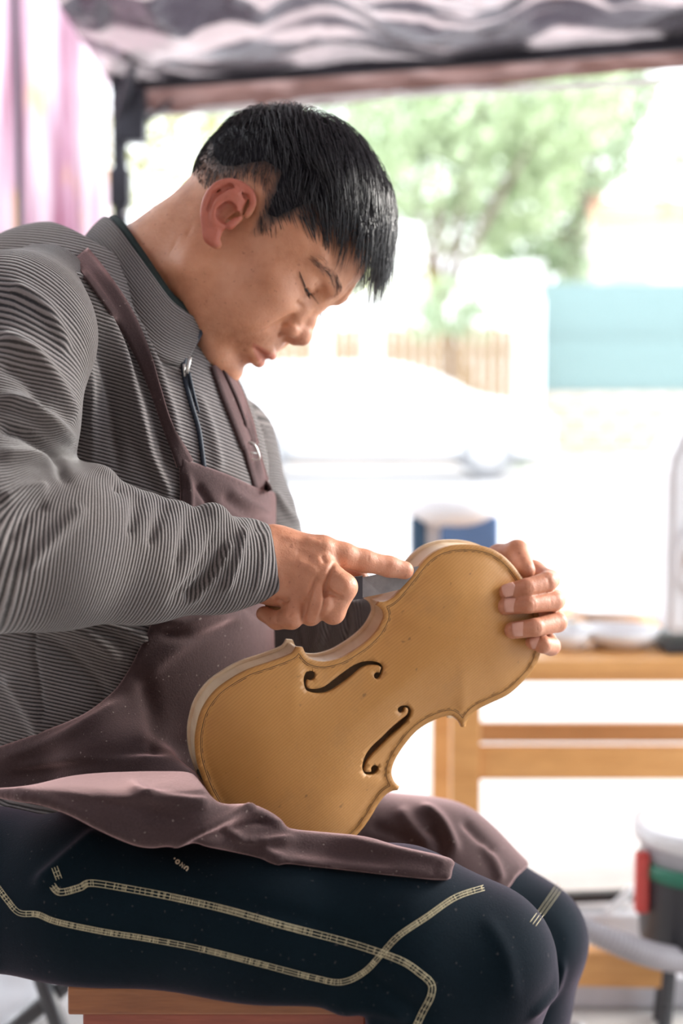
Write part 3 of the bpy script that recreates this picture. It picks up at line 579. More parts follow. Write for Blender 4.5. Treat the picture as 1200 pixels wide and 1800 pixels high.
# ------------------------------------------------------------ head frame (forward, left, up)
HR = np.array([[0.65506554, 0.15243813, 0.74003497], [-0.19761612, 0.97990969, -0.02692318], [-0.72927156, -0.1286064, 0.6720293]])
HT = np.array([-.0915, 1.33, .2495])
HS = 1.03
def H(v):
    v = np.asarray(v, float) * .001 * HS; return CAM + c2w(v @ HR.T + HT)
def Hinv(p):
    q = np.asarray(p) - CAM; q = np.stack([q @ RT, q @ FW, q @ UP], -1); return ((q - HT) @ HR) / HS * 1000
def mm(*a): return np.array(a, float) * .001
def EYE_SLIT(s): return [(72.5, s * 47.5, 16.5), (79, s * 43, 13.8), (84, s * 37, 12), (86.5, s * 29.5, 11.5), (86, s * 23, 12.2), (84.5, s * 19, 13.6)]
def build_head():
    F = Fld(mm(-125, -100, -150), mm(130, 95, 150), .00125)
    E = lambda c, r, k=8, mode='u', R=None: F.ell(mm(*c), mm(*r), k * .001, mode, R)
    C = lambda a, b, ra, rb, k=8, mode='u': F.cone(mm(*a), mm(*b), ra * .001, rb * .001, k * .001, mode)
    CH = lambda pts, rs, k=4, mode='u': F.chain([mm(*p) for p in pts], [r * .001 for r in rs], k * .001, mode)
    ST = lambda pts, w, a: F.stroke([mm(*p) for p in pts], w * .001, a * .001)
    E((2, 0, 50), (92, 75, 78), 0)
    E((40, 0, 30), (56, 66, 62), 10)
    # face mass
    E((40, 0, -22), (50, 60, 60), 22)
    E((10, 0, -30), (40, 62, 45), 20)
    for s in (-1, 1):
        C((6, s * 54, -52), (66, s * 22, -84), 15, 13, 24)     # jaw
        E((60, s * 41, -10), (25, 23, 21), 15)                  # cheek bone
        E((58, s * 32, -40), (26, 24, 26), 16)                 # cheek
        C((91, s * 12, 33), (75, s * 46, 37), 7.5, 7, 10)      # brow ridge
        E((93, s * 31, 15), (12, 15, 9.5), 11, 's')            # socket
        E((72.5, s * 32, 17), (14.2, 17, 14), 5)               # lids over the eyeball
    E((75, 0, -48), (18, 28, 24), 12)                          # muzzle
    E((74, 0, -86), (15, 20, 14), 10)                          # chin
    C((60, 0, -92), (5, 0, -70), 16, 30, 22)                   # under the chin
    # nose
    CH([(84.5, 0, 26), (87.5, 0, 12), (94, 0, -4), (98, 0, -13)], [5.4, 5.2, 6.8, 8.8], 5)
    E((98.5, 0, -17.5), (11, 10.5, 8.8), 5)
    for s in (-1, 1):
        E((90.5, s * 13, -21), (10, 7, 7.6), 4)
        CH([(86, s * 12, -4), (91, s * 12, -18)], [6.5, 6.5], 8)
    C((99, 0, -25), (90, 0, -30), 4, 4, 4)
    for s in (-1, 1):
        C((100.5, s * 7.5, -27), (90.5, s * 13.5, -29), 2.6, 3.6, 1.0, 's')
        ST([(96, s * 17, -13), (89, s * 21.5, -17), (84, s * 20.5, -27)], 2.4, 1.9)      # alar groove
        ST([(88, s * 23, -14), (86, s * 28, -26), (80, s * 35, -42), (74, s * 38, -52)], 4.5, 2.6)            # nasolabial fold
        ST([(90, s * 25, -2), (82, s * 40, -4), (72, s * 52, 0)], 5, 0.8)
    ST([(96, 0, -33), (97, 0, -44)], 3.0, 1.2)
    ST([(96, 5, -34), (96, 5, -44)], 2.2, -.6); ST([(96, -5, -34), (96, -5, -44)], 2.2, -.6)
    # lips
    CH([(73, -29, -53), (84, -20, -50.5), (91.5, -8, -48), (93, 0, -49), (91.5, 8, -48), (84, 20, -50.5), (73, 29, -53)], [1.4, 3.6, 4.8, 4.7, 4.8, 3.6, 1.4], 3)
    CH([(73, -28, -55), (82, -20, -58.5), (88.5, -8, -60.6), (89.5, 0, -61), (88.5, 8, -60.6), (82, 20, -58.5), (73, 28, -55)], [1.4, 3.8, 5.2, 5.4, 5.2, 3.8, 1.4], 3)
    ST([(72, -33, -53.5), (82, -25, -54), (91, -13, -54.3), (97, 0, -54.5), (91, 13, -54.3), (82, 25, -54), (72, 33, -53.5)], 1.7, 3.0)
    for s in (-1, 1): ST([(77, s * 30, -56), (72, s * 34, -62)], 4, 1.4)
    ST([(84, -16, -72), (88, 0, -72.5), (84, 16, -72)], 4.5, 1.9)
    # eyes : slit of the lowered lids, lid crease, bags, frown
    for s in (-1, 1):
        ST(EYE_SLIT(s), 1.35, 3.2)
        ST([(67, s * 50, 24), (79, s * 43, 21), (86, s * 34, 19.5), (87, s * 25, 19), (84, s * 18, 18)], 1.3, 1.8)
        ST([(75, s * 45, 4), (85, s * 33, -2), (86, s * 21, 0)], 2.6, 1.5)
        ST([(64, s * 53, 15), (56, s * 60, 10)], 1.6, 1.0)
        ST([(64, s * 53, 19), (55, s * 61, 20)], 1.6, .8)
        ST([(98, s * 5, 26), (97, s * 6, 42)], 2.2, 1.6)
        ST([(94, s * 12, 34), (96, s * 11, 48)], 3.5, -1.4)
        ST([(95, s * 16, 27), (90, s * 28, 30), (84, s * 38, 34)], 3.5, -1.6)
    ST([(100, -7, 21), (101, 0, 20), (100, 7, 21)], 1.8, 1.3)
    # cheek / jaw relief near side
    ST([(20, -66, -20), (45, -60, -40), (60, -45, -66)], 9, -1.2)
    # neck
    nb = Hinv(P(196, 560, 1.345)); nb2 = Hinv(P(262, 640, 1.36))
    F.cone(mm(-22, 0, -22), nb * .001, .056, .060, .022); F.cone(mm(8, 0, -40), nb2 * .001, .046, .05, .02)
    # sterno-mastoid ridge + crease behind the ear
    a = Hinv(P(330, 430, 1.26)); b = Hinv(P(285, 560, 1.25)); 
    F.stroke([a * .001, b * .001], .009, -.0012)
    for q in ([(318, 395), (300, 450), (292, 505)], [(335, 400), (322, 450), (316, 500)]):
        F.stroke([Hinv(P(x, y, 1.275)) * .001 for x, y in q], .0022, .0007)
    # ears
    for s in (-1, 1):
        EU = np.array([-.30, 0, .954]); EF = np.array([.954, 0, .30]); EO = np.array([-.30, s * .93, 0.]); EO /= np.linalg.norm(EO)
        c0 = np.array([2.5, s * 73, 3.]); 
        def e(u, f, o): return tuple(c0 + EU * u * .94 + EF * f + EO * o)
        out = [(10, 13, 1), (20, 14, 3), (27, 10, 6), (29, 2, 9), (26, -8, 12), (17, -15, 14), (5, -17, 14), (-8, -14.5, 12), (-18, -9, 9), (-26, -3, 6), (-27, 4, 2)]
        rim = catmull([e(*q) for q in out], 4)
        CH([e(8, 0, 0), e(18, -4, 4)], [9, 12], 5)
        CH([e(-4, -7, 5), e(-18, -3, 3)], [8, 6.5], 5)
        CH([e(20, 2, 4), e(18, -4, 8), e(6, -9, 9), e(-14, -7, 6)], [5, 6, 6, 6], 5)          # plate of the ear
        CH([e(25, 2, 6), e(12, -3, 7)], [5, 5], 4)
        CH([tuple(q) for q in rim], list(np.interp(np.arange(len(rim)), [0, 20, 40], [2.6, 3.1, 4.2])), 1.6)
        CH([e(19, -3, 9.5), e(11, -7, 12), e(0, -8.5, 12.5), e(-9, -6.5, 10)], [1.8, 2.5, 2.8, 2.8], 3)   # antihelix
        CH([e(11, -6, 11.5), e(12, 3, 6.5)], [1.9, 1.5], 2.5)
        CH([e(3, 9, 3), e(-7, 7.5, 5)], [3.6, 3.6], 3.5)          # tragus
        CH([e(-12, 2, 6), e(-13, -5, 9.5)], [3.2, 3.4], 3)        # antitragus
        E(e(-23, -1, 6), (7, 5, 7.5), 3)
        E(e(0, 0, 9.5), (8, 6, 9), 2.5, 's')                     # concha
        E(e(7, 1, 8.5), (6, 5, 4), 2.5, 's')
        CH([e(22, 7, 8), e(21, -5, 14), e(8, -12, 16.5), e(-6, -11, 15)], [2.2, 2.6, 2.2, 1.6], 2, 's')      # scapha
        CH([e(5, 7, 4), e(-3, 2, -2)], [3, 4], 1.5, 's')
    V, Q = F.nets(); V = smooth_verts(V, Q, 1, .35)
    L = V * 1000
    # colour masks in head space
    x, y, z = L.T; ay = np.abs(y)
    ear = np.clip((ay - 74) / 5, 0, 1) * (np.abs(x + 6) < 42) * (z > -32) * (z < 48) * (x < 22)
    lipm = np.clip(1.15 - ((y / 29) ** 2 + ((z + 54.6 - .001 * y * y) / (9.4 - ay * .2)) ** 2), 0, 1) * (x > 68) * (ay < 30)
    red = np.clip(ear * .85 + np.clip(lipm * 3, 0, .62) + .25 * np.exp(-((x - 108) ** 2 + (z + 20) ** 2 + y * y) / 400), 0, 1)
    h = hair_mask(L); st = np.clip(hair_mask(L, 26) * 1.0, 0, .9) * np.clip((z - np.interp(x, [-70, -30, 10], [6, 0, -60])) / 26, .0, 1)
    return H(L), Q, red, st
HLINE = [(-108, 12), (-96, 2), (-60, -2), (-42, 6), (-26, 26), (-14, 42), (4, 46), (14, 30), (22, 12), (30, 16), (38, 44), (48, 52), (60, 56), (66, 78), (74, 82), (90, 84), (120, 84)]
def hair_mask(L, soft=9):
    """1 where hair grows: above the hairline z(x); soft at the nape and around the ears"""
    x, y, z = L[..., 0], L[..., 1], L[..., 2]; zl = np.interp(x, [p[0] for p in HLINE], [p[1] for p in HLINE])
    m = np.clip((z - zl) / soft + .3, 0, 1); return m * (np.hypot(x - 2, y) > -1)
def skull(p):  # radial distance measure on the cranium (mm)
    q = (p - np.array([2, 0, 50.])) / np.array([92, 75, 78.]); return np.linalg.norm(q, axis=-1)
def build_hair(person):
    # solid volume of the hair
    F = Fld(mm(-125, -100, -60), mm(130, 100, 160), .0016)
    F.ell(mm(2, 0, 51), mm(93.5, 76.5, 81.5), 0); F.ell(mm(36, 0, 54), mm(60, 66, 74), .012)
    # scissored hairline : remove below the line, thinning towards it
    X, Y, Z = F.ax[0][:, None, None] * 1000, F.ax[1][None, :, None] * 1000, F.ax[2][None, None, :] * 1000
    zl = np.interp(X, [p[0] for p in HLINE], [p[1] + 17 for p in HLINE])
    cut = (zl - Z + 22 * np.clip((-X - 30) / 40, 0, 1)) * .001 * .35
    r = np.sqrt(((X - 2) / 92) ** 2 + (Y / 75) ** 2 + ((Z - 50) / 78) ** 2)
    F.f = np.maximum(F.f, cut.astype(np.float32))
    
    V, Q = F.nets(); V = smooth_verts(V, Q, 2, .5)
    me = mesh(H(V * 1000), Q)
    cap = put('hair', me, simple('hair_underlayer', (.012, .012, .016), .85, spec=.1), person)
    # strands
    rng = np.random.RandomState(3); verts = []; faces = []; nv = 0
    g = np.array([0, 0, -1.]); q = np.stack([g @ RT, g @ FW, g @ UP]); gl = q @ HR   # gravity in head frame
    C0 = np.array([2, 0, 50.]); AX = np.array([92, 75, 78.])
    def nrm(p): n = (p - C0) / AX ** 2; return n / np.linalg.norm(n)
    wh = np.array([-50, 6, 112.]); clump = rng.normal(size=(400, 3)); clump /= np.linalg.norm(clump, axis=1, keepdims=True); cdir = rng.normal(size=(400, 3))
    for i in range(15500):
        u = rng.normal(size=3); u /= np.linalg.norm(u); p = C0 + u * AX
        if p[2] < -12 or hair_mask(p, 14) < .1 + .6 * rng.rand(): continue
        x, y, z = p; top = np.clip((z - 62) / 40, 0, 1); front = np.clip((x - 5) / 60, 0, 1); back = np.clip((-x - 25) / 40, 0, 1)
        fringe = x > 58 and z > 84
        ln = 10 + 28 * top + 16 * front * (z > 45) - 2.5 * back * (1 - top)
        ln *= .7 + .6 * rng.rand(); lay = rng.rand(); mo = 2.6 + 12 * top * (1 - .4 * back) + 2 * front
        off = mo * (.35 + .75 * lay)
        if fringe: ln = 30 + 26 * rng.rand(); off = 8 + 11 * lay
        if fringe and -22 < y < 16 and rng.rand() < .4: ln += 9
        if ln < 4: continue
        cl = clump @ u; j = int(np.argmax(cl)); away = p - wh; away /= np.linalg.norm(away) + 1e-6
        d = .55 * away + np.array([.5, .0, 0]) + .75 * gl * (1 - .3 * top) + rng.normal(size=3) * .10 + cdir[j] * .16
        if top > .6: d = d + np.array([.25, -.38, 0])
        n = 8 if ln > 20 else 5; step = ln / (n - 1); pts = []; c = p.copy(); free = False; cc = clump[j] * AX * 1.06 + C0
        for k in range(n):
            t = k / (n - 1); nr = nrm(c); pts.append(c + nr * off * min(1, .12 + t * 2.4) * (1 if not free else .9))
            if k == n - 1: break
            dd = d / np.linalg.norm(d)
            if not free:
                dd = dd - nr * (dd @ nr); dd = dd / (np.linalg.norm(dd) + 1e-9); dd = dd + nr * .05
                if c[0] > 72 and c[2] < 116 and fringe and k >= 2: free = True; d = dd * .8 + gl * .5
            else: dd = dd * .6 + gl * .5; dd /= np.linalg.norm(dd); d = dd
            c = c + dd * step
            s = skull(c[None])[0]
            if not free or s < 1.02: c = C0 + (c - C0) * (1.01 / s)
        pts = H(np.array(pts)); w = (.00034 if ln > 20 else .00024) * (0.7 + .6 * rng.rand())
        rr = w * np.interp(np.linspace(0, 1, n), [0, .7, 1], [1, .8, .12])
        v, f = tube(pts, rr, 3, cap=False); verts.append(v); faces += [tuple(a + nv for a in q_) for q_ in f]; nv += len(v)
    me = mesh(np.concatenate(verts), np.array(faces)); put('hair_strands', me, M_HAIR, person, kind='stuff')
    # eyebrows, lashes, eyeballs
    HB = person['_b'] if False else HEADBVH[0]
    def snap(P_, o=.0004):
        out = []
        for q in P_:
            h = HB.find_nearest(Vector(q)); out.append(np.array(h[0]) + np.array(h[1]) * o)
        return np.array(out)
    vs = []; fs = []; nv = 0
    for s in (-1, 1):
        for i in range(90):
            t = rng.rand(); a = np.array([98 - 22 * t ** 1.6, s * (13 + 36 * t), 33 + 8 * t - 7 * t * t + rng.normal() * 1.8])
            pts = np.array([a, a + np.array([-1 - 3 * t, s * 3.5, 2.6 - 3 * t]), a + np.array([-2.5 - 5 * t, s * 7, 3.2 - 5 * t])]); 
            v, f = tube(snap(H(pts), .0005), [.00014, .00012, .00004], 3, cap=False); vs.append(v); fs += [tuple(b + nv for b in q_) for q_ in f]; nv += len(v)
    put('eyebrows', mesh(np.concatenate(vs), np.array(fs)), M_HAIR, person, kind='stuff')
    for s in (-1, 1):
        ec = np.array([70, s * 32, 15.]); l = []
        for q in catmull(EYE_SLIT(s), 5):
            dr = (q - ec) / np.linalg.norm(q - ec); o0 = H(ec + dr * 40); d1 = H(ec) - o0; d1 /= np.linalg.norm(d1); h = HB.ray_cast(Vector(o0), Vector(d1), .06)
            l.append(np.array(h[0]) - d1 * .0002 if h[0] is not None else H(q))
        l = np.array(l); l[1:-1] = .5 * l[1:-1] + .25 * (l[:-2] + l[2:]); n_ = len(l)
        lst = [(l, np.interp(np.linspace(0, 1, n_), [0, .25, .8, 1], [.0003, .00085, .00085, .0003]))]
        for i in range(30):
            a = l[int((n_ - 1) * (.04 + .86 * i / 30))]; o = H((0, 0, 0)); e = lambda *v: H(v) - o
            lst.append((np.array([a, a + e(2.6, s * 1.2, -2.6), a + e(4.8, s * 2.2, -3.0)]), [.0002, .00014, .00004]))
        put('eyelashes', tubes_mesh(lst, 4), M_LASH, person)
        bm = bmesh.new(); bmesh.ops.create_uvsphere(bm, u_segments=24, v_segments=16, radius=.0118 * HS); me = bpy.data.meshes.new('eye'); bm.to_mesh(me); bm.free()
        me.transform(Matrix.Translation(Vector(H((73.2, s * 32, 14.5))))); me.polygons.foreach_set('use_smooth', np.ones(len(me.polygons), bool))
        put('eyeball', me, M_EYE, person)
# ------------------------------------------------------------ the unfinished violin body
VB = c2w(np.array([[-.30, .947, .11]]))[0]; VB /= np.linalg.norm(VB)          # points away from the viewer, through the body
VC = P(640, 1210, 1.20)
_a = P(739, 1169, 1.20) - P(613, 1261, 1.20); VU = _a - VB * (_a @ VB); VU /= np.linalg.norm(VU); VV = np.cross(VB, VU)
def vplane(px, py, h=0.):
    """point of the top plate (h metres proud of its edge plane) seen at px,py -> (u,v)"""
    q = VC - VB * h; dr = P(px, py, 1.0) - CAM; t = ((q - CAM) @ VB) / (dr @ VB); x = CAM + dr * t - VC
    return np.array([x @ VU, x @ VV])
SEG = [
    [(521, 1137), (515, 1147), (504, 1153), (475, 1164), (437, 1177), (404, 1195), (376, 1217), (355, 1248), (345, 1283), (343, 1310), (346, 1338), (355, 1367), (367, 1396), (384, 1424), (407, 1451), (436, 1476), (470, 1495), (505, 1505), (545, 1507), (585, 1496), (616, 1477), (634, 1460), (650, 1438), (665, 1413), (677, 1398), (688, 1391), (699, 1389)],
    [(702, 1382), (693, 1374), (688, 1360), (690, 1346), (697, 1330), (711, 1309), (732, 1285), (760, 1267), (788, 1258), (800, 1262), (807, 1270), (811, 1278)],
    [(818, 1278), (822, 1265), (835, 1250), (860, 1237), (893, 1221), (920, 1197), (940, 1172), (950, 1145), (953, 1118), (949, 1090), (940, 1062), (929, 1036), (915, 1012), (900, 992), (883, 976), (862, 964), (835, 958), (805, 957.5), (785, 961), (765, 969), (747, 983), (732, 1001), (717, 1020), (703, 1037), (690, 1050), (678, 1057), (666, 1058)],
    [(661, 1064), (670, 1070), (674.5, 1080), (673, 1090), (662, 1110), (643, 1129), (620, 1145), (597, 1157), (571, 1163), (550, 1160), (538, 1150), (532, 1138)]]
def seg_dist(p, poly):
    D = np.full(len(p), 1e9); n = len(poly)
    for i in range(n):
        a, b = poly[i], poly[(i + 1) % n]; ba = b - a; t = np.clip((p - a) @ ba / max(ba @ ba, 1e-12), 0, 1)
        D = np.minimum(D, np.hypot(*(p - a - t[:, None] * ba).T))
    return D
def inside(p, poly):
    x, y = p[:, 0], p[:, 1]; c = np.zeros(len(p), bool); n = len(poly); j = n - 1
    for i in range(n):
        a, b = poly[i], poly[j]; m = ((a[1] > y) != (b[1] > y)); c ^= m & (x < (b[0] - a[0]) * (y - a[1]) / (b[1] - a[1] + 1e-15) + a[0]); j = i
    return c
VOUT = np.concatenate([np.array([vplane(*q) for q in catmull(s, 6)]) for s in SEG])
def varch(d, A=.0105): return A * (1 - np.exp(-(np.maximum(d - .003, 0) / .030) ** 1.7)) - .0011 * np.exp(-((d - .007) / .004) ** 2)
def inset(poly, r):
    n = len(poly); out = []; area = .5 * np.sum(poly[:, 0] * np.roll(poly[:, 1], -1) - np.roll(poly[:, 0], -1) * poly[:, 1]); s = 1 if area > 0 else -1
    t = np.roll(poly, -1, 0) - np.roll(poly, 1, 0); t /= np.linalg.norm(t, axis=1, keepdims=True) + 1e-12
    q = poly + s * r * np.stack([-t[:, 1], t[:, 0]], 1); return q[seg_dist(q, poly) > r * .97]
def cdt_plate(outline, holes, step, hfun, th):
    """holes: list of closed 2-D polygons; returns verts (u,v,w) with w toward the back"""
    lo = outline.min(0); hi = outline.max(0)
    g = np.stack(np.meshgrid(np.arange(lo[0], hi[0], step), np.arange(lo[1], hi[1], step), indexing='ij'), -1).reshape(-1, 2)
    g = g[inside(g, outline)]; g = g[seg_dist(g, outline) > step * .6]
    rings = [inset(outline, .0045), inset(outline, .009)]
    pts = [outline] + [r for r in rings] + [g] + holes; V = np.concatenate(pts); E = []; n = 0
    m = len(outline); E += [(i, (i + 1) % m) for i in range(m)]; n = m + sum(len(r) for r in rings) + len(g)
    for h in holes: E += [(n + i, n + (i + 1) % len(h)) for i in range(len(h))]; n += len(h)
    r = delaunay_2d_cdt([Vector(p) for p in V], E, [], 0, 1e-6)
    v2 = np.array([tuple(p) for p in r[0]]); T = np.array([t for t in r[2] if len(t) == 3]); c = v2[T].mean(1)
    k = inside(c, outline)
    for h in holes: k &= ~inside(c, h)
    T = T[k]; d = seg_dist(v2, outline); w = -hfun(d); a = v2[T[:, 1]] - v2[T[:, 0]]; b = v2[T[:, 2]] - v2[T[:, 0]]
    if (a[:, 0] * b[:, 1] - a[:, 1] * b[:, 0]).mean() > 0: T = T[:, ::-1]
    n = len(v2); V3 = np.concatenate([np.c_[v2, w], np.c_[v2, w + th]]); F = [tuple(t) for t in T] + [tuple(t[::-1] + n) for t in T]
    ed = {}
    for t in T:
        for i in range(3):
            e = (int(t[i]), int(t[(i + 1) % 3])); ed[e] = 1
    for (i, j) in ed:
        if (j, i) not in ed: F.append((j, i, i + n, j + n))
    return V3, F
def _pc(L): return [(480 + x / 4.286, 1080 + y / 4.286) for x, y in L]
FH = [(_pc([(262, 430), (238, 450), (228, 500), (240, 555), (258, 578), (300, 592), (360, 597), (430, 580), (510, 530), (590, 470), (660, 410), (720, 386), (785, 385), (811, 402), (800, 440), (815, 462), (831, 410), (810, 372), (750, 352), (680, 355), (610, 380), (520, 440), (430, 510), (380, 545), (310, 562), (256, 550), (258, 500), (275, 490)]), [(283, 462, 37), (785, 462, 27)]),
      (_pc([(955, 695), (990, 685), (1020, 692), (1040, 725), (1035, 765), (1005, 815), (940, 875), (870, 935), (800, 1005), (750, 1055), (714, 1100), (694, 1150), (690, 1184), (735, 1186), (740, 1165), (784, 1180), (762, 1205), (720, 1212), (690, 1202), (670, 1160), (676, 1110), (700, 1050), (745, 990), (810, 930), (880, 860), (950, 800), (1005, 755), (1015, 715), (995, 703), (975, 735)]), [(962, 718, 25), (765, 1165, 29)])]
def build_violin():
    def spruce(nt, b):
        k = NT(nt); o = k.obj(); sep = k.n('ShaderNodeSeparateXYZ'); k.l(o, sep.inputs[0])
        wv = k.noise(9, 3, .5, k.scaled((.6, 1, 1))); y = k.math('ADD', k.math('MULTIPLY', sep.outputs['Y'], 2 * PI / .00235), k.math('MULTIPLY', wv, 9.))
        s = k.math('MULTIPLY_ADD', k.math('SINE', y), .5, .5); s = k.math('POWER', s, 3.)
        st = k.noise(30, 4, .6, k.scaled((.5, 9, 9))); big = k.noise(7, 5, .6)
        c = k.ramp(big, [(.3, (.45, .215, .055)), (.55, (.55, .28, .085)), (.75, (.61, .335, .12))])
        c = k.mix(k.math('MULTIPLY', s, .42), c, (.38, .17, .045)); c = k.mix(k.ramp(st, [(.5, (0, 0, 0)), (.75, (.35, .35, .35))]), c, (.52, .25, .08))
        sp = k.ramp(k.noise(120, 2, .6, k.scaled((.7, 1, 1))), [(.70, (0, 0, 0)), (.76, (.6, .6, .6))]); c = k.mix(sp, c, (.17, .09, .04))
        dirt = k.ramp(k.noise(16, 5, .7), [(.55, (0, 0, 0)), (.8, (.4, .4, .4))]); c = k.mix(dirt, c, (.25, .15, .07))
        k.l(c, b.inputs['Base Color']); b.inputs['Roughness'].default_value = .42; b.inputs['Specular IOR Level'].default_value = .45
        k.l(k.bump(k.math('ADD', s, k.noise(300, 3)), .12, .0006), b.inputs['Normal'])
    m_top = mat('spruce_top', spruce)
    def maple(nt, b):
        k = NT(nt); f = k.noise(34, 3, .6, k.scaled((1, 1, .25)), 1.2); g = k.noise(12, 4)
        c = k.ramp(f, [(.35, (.72, .54, .36)), (.65, (.84, .69, .50))]); c = k.mix(k.ramp(g, [(.4, (0, 0, 0)), (.8, (.4, .4, .4))]), c, (.50, .30, .14))
        k.l(c, b.inputs['Base Color']); b.inputs['Roughness'].default_value = .5
    m_rib = mat('pale_maple', maple); m_purf = simple('purfling_black', (.03, .022, .018), .6)
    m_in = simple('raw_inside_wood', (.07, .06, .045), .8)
    t = thing('violin', 'unvarnished golden violin body without neck or strings, held on the lap', 'violin')
    M = Matrix(((VU[0], VV[0], VB[0], VC[0]), (VU[1], VV[1], VB[1], VC[1]), (VU[2], VV[2], VB[2], VC[2]), (0, 0, 0, 1))); t.matrix_world = M
    holes = []
    def onplate(q):
        uv = vplane(*q)
        for _ in range(3): uv = vplane(*q, h=float(varch(seg_dist(uv[None], VOUT))[0]))
        return uv
    for stem, eyes in FH:
        st = catmull(stem, 3, True); holes.append(np.array([onplate(q) for q in st]))
        for x, y, r in eyes:
            x, y = 480 + x / 4.286, 1080 + y / 4.286; r /= 4.286
            holes.append(np.array([onplate((x + r * math.cos(a), y + r * math.sin(a))) for a in np.linspace(0, 2 * PI, 28, endpoint=False)]))
    V, F = cdt_plate(VOUT, holes, .0042, varch, .0032); me = mesh(V, F, False); put('top_plate', me, m_top, t, label='golden spruce front plate with two f-holes')
    for p in me.polygons: p.use_smooth = len(p.vertices) == 3
    TB = .0345
    V, F = cdt_plate(VOUT * 1.0, [], .008, lambda d: varch(d, .012), .0035); V[:, 2] = TB - V[:, 2]; me = mesh(V, [f[::-1] for f in F], False); put('back_plate', me, m_rib, t)
    rb = inset(VOUT, .0028); n = len(rb); z0, z1 = .0015, TB - .001; th = inset(VOUT, .0055)
    V = np.concatenate([np.c_[rb, np.full(n, z)] for z in np.linspace(z0, z1, 5)]); Fc = [(r * n + i, r * n + (i + 1) % n, (r + 1) * n + (i + 1) % n, (r + 1) * n + i) for r in range(4) for i in range(n)]
    ribs = put('ribs', mesh(V, Fc), m_rib, t, label='pale maple side ribs'); sm = ribs.modifiers.new('s', 'SOLIDIFY'); sm.thickness = .0014; sm.offset = 0
    for p in ribs.data.polygons: p.use_smooth = True
    # purfling : two fine black lines let into the edge
    lst = []
    for r in (.0047, .0060):
        q = inset(VOUT, r); d = seg_dist(q, VOUT); pts = np.c_[q, -varch(d) - .00008]; gap = np.linalg.norm(np.diff(np.r_[pts, pts[:1]], axis=0), axis=1)
        cuts = [i for i in range(len(pts)) if gap[i] > .006]
        run = []; start = (cuts[0] + 1) % len(pts) if cuts else 0; P2 = np.roll(pts, -start, 0); G2 = np.roll(gap, -start)
        for i in range(len(P2)):
            run.append(P2[i])
            if G2[i] > .006:
                if len(run) > 3: lst.append((np.array(run), .00024))
                run = []
        if len(run) > 3: lst.append((np.array(run), .00024))
    put('purfling', tubes_mesh(lst, 4), m_purf, t)
    # raw blocks inside the body, seen through the sound holes
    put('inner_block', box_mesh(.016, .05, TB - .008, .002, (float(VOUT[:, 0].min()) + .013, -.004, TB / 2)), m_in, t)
    #put('bass_bar', box_mesh(.24, .0055, .010, .001, (0, -.018, .0045 - .006 + .001)), m_in, t)
    return t
def build_knife():
    t = thing('knife', 'short wood-handled carving knife in his right hand, blade at the violin edge', 'knife', P(540, 1048, 1.177))
    m_steel = simple('worn_steel', (.30, .29, .30), .38, .85, .25, 60); m_h = wood('handle_wood', (.30, .15, .06), (.45, .25, .11)); m_f = simple('dark_ferrule', (.05, .05, .06), .5, .3)
    a = P(466, 1062, 1.178); b = P(614, 1036, 1.179)
    v, f = tube(np.array([a, a + (b - a) * .04, a + (b - a) * .5, b]), [.0065, .0085, .0095, .0080], 12); put('handle', rel(mesh(v, f), t.location), m_h, t)
    # blade : a thin tapered slab, edge down
    def slab(pts, th0, th1, nrm):
        V = []; n = len(pts)
        for k, s in ((0, 1), (1, -1)):
            for i, p in enumerate(pts): V.append(P(*p) + nrm * s * (th0 if i in (0, 1) or i == n - 1 else th1) / 2)
        F = [tuple(range(n)), tuple(range(n, 2 * n))[::-1]] + [(i, i + n, (i + 1) % n + n, (i + 1) % n) for i in range(n)]
        return mesh(V, F, False)
    put('blade', rel(slab([(637, 1015, 1.181), (690, 1003, 1.188), (737, 995, 1.1945), (722, 1016, 1.193), (703, 1036, 1.191), (670, 1044, 1.186), (637, 1050.5, 1.181)], .0024, .0011, FW), t.location), m_steel, t)
    put('ferrule', rel(slab([(606, 1016, 1.177), (637, 1012, 1.181), (637, 1052, 1.181), (606, 1056, 1.177)], .006, .006, FW), t.location), m_f, t)
